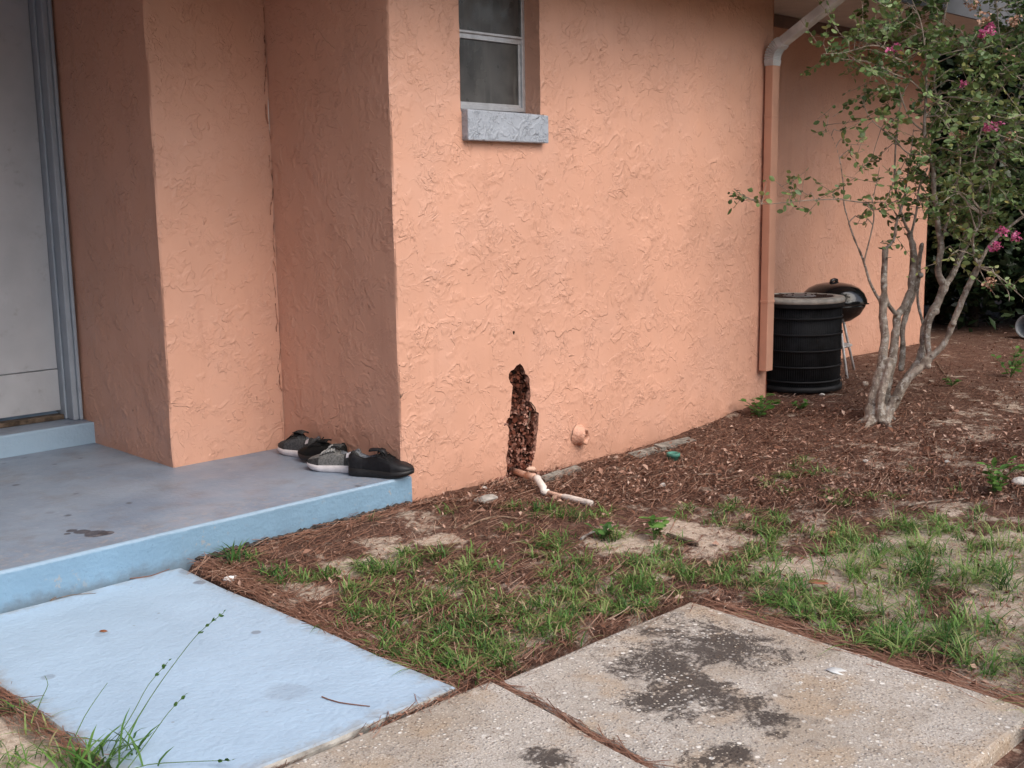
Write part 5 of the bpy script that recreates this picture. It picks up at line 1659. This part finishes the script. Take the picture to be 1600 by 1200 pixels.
for lb, pts in (('curved reddish pine needle near the middle right of the blue slab', [(503, 1090), (530, 1099), (578, 1105)]), ('bent pine needle near the porch end of the blue slab', [(203, 905), (235, 901), (265, 890)]),):
    stick(lb, pts, .0022, simple('red_needle', (.22, .10, .065), .7, .3), 'pine_needle', .003, False, NG)
stick('pair of thin dry stalks by the porch foot on the slab', [(78, 940), (110, 931), (150, 928)], .0016, MAT_STICK, 'pine_needle', .003, False, NG)
stick('dry stalk angled upward from the slab by the porch', [(80, 938), (95, 930), (108, 922)], .0016, MAT_STICK, 'pine_needle', .003, False, NG)
stick('thin pine needle on the porch beside the dark grey trainer', [(440, 723), (450, 719), (457, 715)], .0016, MAT_STICK, 'pine_needle', .152, False, NG + ' and porch')

def stone(label, px, py, s, mat, name='stone', seed=0, group=None, z=None, flat=.6):
    r = np.random.default_rng(seed)
    p = on_ground(px, py) if z is None else on_z(px, py, z)
    bm = bmesh.new(); bmesh.ops.create_icosphere(bm, subdivisions=3, radius=s)
    dirs = r.normal(0, 1, (7, 3)); ph = r.uniform(0, 6, 7)
    for v in bm.verts:
        q = np.array(v.co) / s
        k = 1 + sum(.07 * sin(2.3 * (d @ q) + f) for d, f in zip(dirs, ph))
        v.co = Vector((v.co.x * k * 1.2, v.co.y * k, v.co.z * k * flat))
    me = bpy.data.meshes.new(name); bm.to_mesh(me); bm.free(); me.materials.append(mat)
    for pl in me.polygons: pl.use_smooth = True
    o = link(bpy.data.objects.new(name, me)); o.location = (p[0], p[1], p[2] + s * flat * .6)
    return tag(o, label, name, group)
SG = 'pale pebbles scattered on the mulch'
stone('pale grey stone at the right edge beside the leafy weed', 1593, 757, .035, MAT_STONE, 'stone', 1)
stone('white pebble in front of the air conditioner base', 1284, 619, .020, MAT_STONE, 'pebble', 2, SG)
stone('pale pebble below the tree trunk among red straw', 1352, 722, .014, MAT_STONE, 'pebble', 3, SG)
stone('pale pebble right of the tree in red straw', 1480, 723, .014, MAT_STONE, 'pebble', 4, SG)
stone('tiny pale pebble left of the drain pipe by the wall', 757, 764, .014, MAT_STONE, 'pebble', 5, SG)
stone('orange leafy lump among the grass tufts at right', 1301, 836, .018, simple('orange_lump', (.42, .22, .12), .8, .2), 'leaf_clump', 6)
stone('flat pale stone in the mulch beside the drain pipe end', 1035, 760, .016, MAT_STONE, 'pebble', 8, SG)
stone('low sandy rock half buried above the grass patch', 760, 783, .05, MAT_CONC, 'stone', 9, None, None, .35)
stone('white crumbled lump at the right edge of the blue slab', 358, 909, .020, MAT_PLASTIC, 'plaster_lump', 10, None, -.155)
stone('small white crumb next to the white crumbled lump', 366, 903, .011, MAT_PLASTIC, 'plaster_lump', 11, None, -.15)

def flat_leaf(label, px, py, z, s, c, rz, name='fallen_leaf'):
    p = on_z(px, py, z)
    o = mesh_np(name, LV * s, tris=LF, mats=[simple(name + '_tone', c, .6, .3)], smooth_sh=True)
    so = o.modifiers.new('thick', 'SOLIDIFY'); so.thickness = .001
    o.location = (p[0], p[1], p[2] + .004); o.rotation_euler = (.06, .1, rz)
    return tag(o, label, 'leaf')
p_ = flat_leaf('white leaf shaped scrap lying on the concrete slab', 1290, 1048, -.15, .075, (.82, .84, .82), radians(-60), 'white_scrap')
flat_leaf('small orange brown leaf in the middle of the blue slab', 155, 988, -.15, .028, (.32, .12, .05), radians(-30))
flat_leaf('tan leaf at the grassy edge beside the blue slab', 417, 925, -.15, .03, (.40, .27, .18), radians(-80))
flat_leaf('reddish dry leaf in the grass above the concrete slab corner', 1262, 912, -.14, .09, (.30, .12, .07), radians(-30))
flat_leaf('brown dry leaf in the mulch right of the tree', 1525, 706, -.08, .07, (.26, .10, .07), radians(20))

# green cap of a buried valve
c = on_ground(1052, 719)
t = tag(empty('valve_cap', c), 'small round green plastic cap near the wall base', 'pipe cap')
mb = MB(); mb.lathe([(.030, -.04), (.030, .022), (.038, .023), (.039, .040), (.034, .043), (.030, .042), (.028, .030), (0, .030)], n=24); mb.build('cap', MAT_GREEN, t, True)
mb = MB(); mb.lathe([(.0, .036), (.010, .036), (.011, .030)], n=12); mb.build('center_plug', MAT_GREEN, t, True)

# grey bucket lying in the shade at the right edge
b = on_ground(1603, 528)
t = tag(empty('bucket', b, radians(-30)), 'grey plastic bucket lying on its side in the shade at right edge', 'bucket')
mb = MB(); mb.lathe([(0, 0), (.085, 0), (.105, .20), (.112, .20), (.112, .212), (.102, .212), (.082, .008), (0, .008)], n=24)
k_ = mb.build('pail', MAT_GREYPLASTIC, t, True); k_.rotation_euler = (0, radians(-84), radians(30)); k_.location = (.1, 0, .10)
mb = MB(); mb.tube([(.1 * cos(a), .1 * sin(a), .19) for a in np.linspace(0, pi, 12)], .003, 5); h_ = mb.build('handle', MAT_GRILLLEG, t, True); h_.rotation_euler = k_.rotation_euler; h_.location = k_.location

# dry sprig stuck to the wall corner above the porch
q = on_y(626, 622, -.004); q[0] = .004
t = tag(empty('dry_sprig', q), 'tiny dry sprig caught on the wall corner above the shoes', 'twig')
mb = MB()
for k in range(7):
    a = random.uniform(-.9, .9); L = random.uniform(.025, .055)
    mb.tube([(0, 0, 0), (sin(a) * L * .4, -.008, L * .5), (sin(a) * L, -.014 - random.random() * .01, cos(a) * L)], [.0014, .0010, .0005], 4)
mb.build('twigs', MAT_STICK, t)
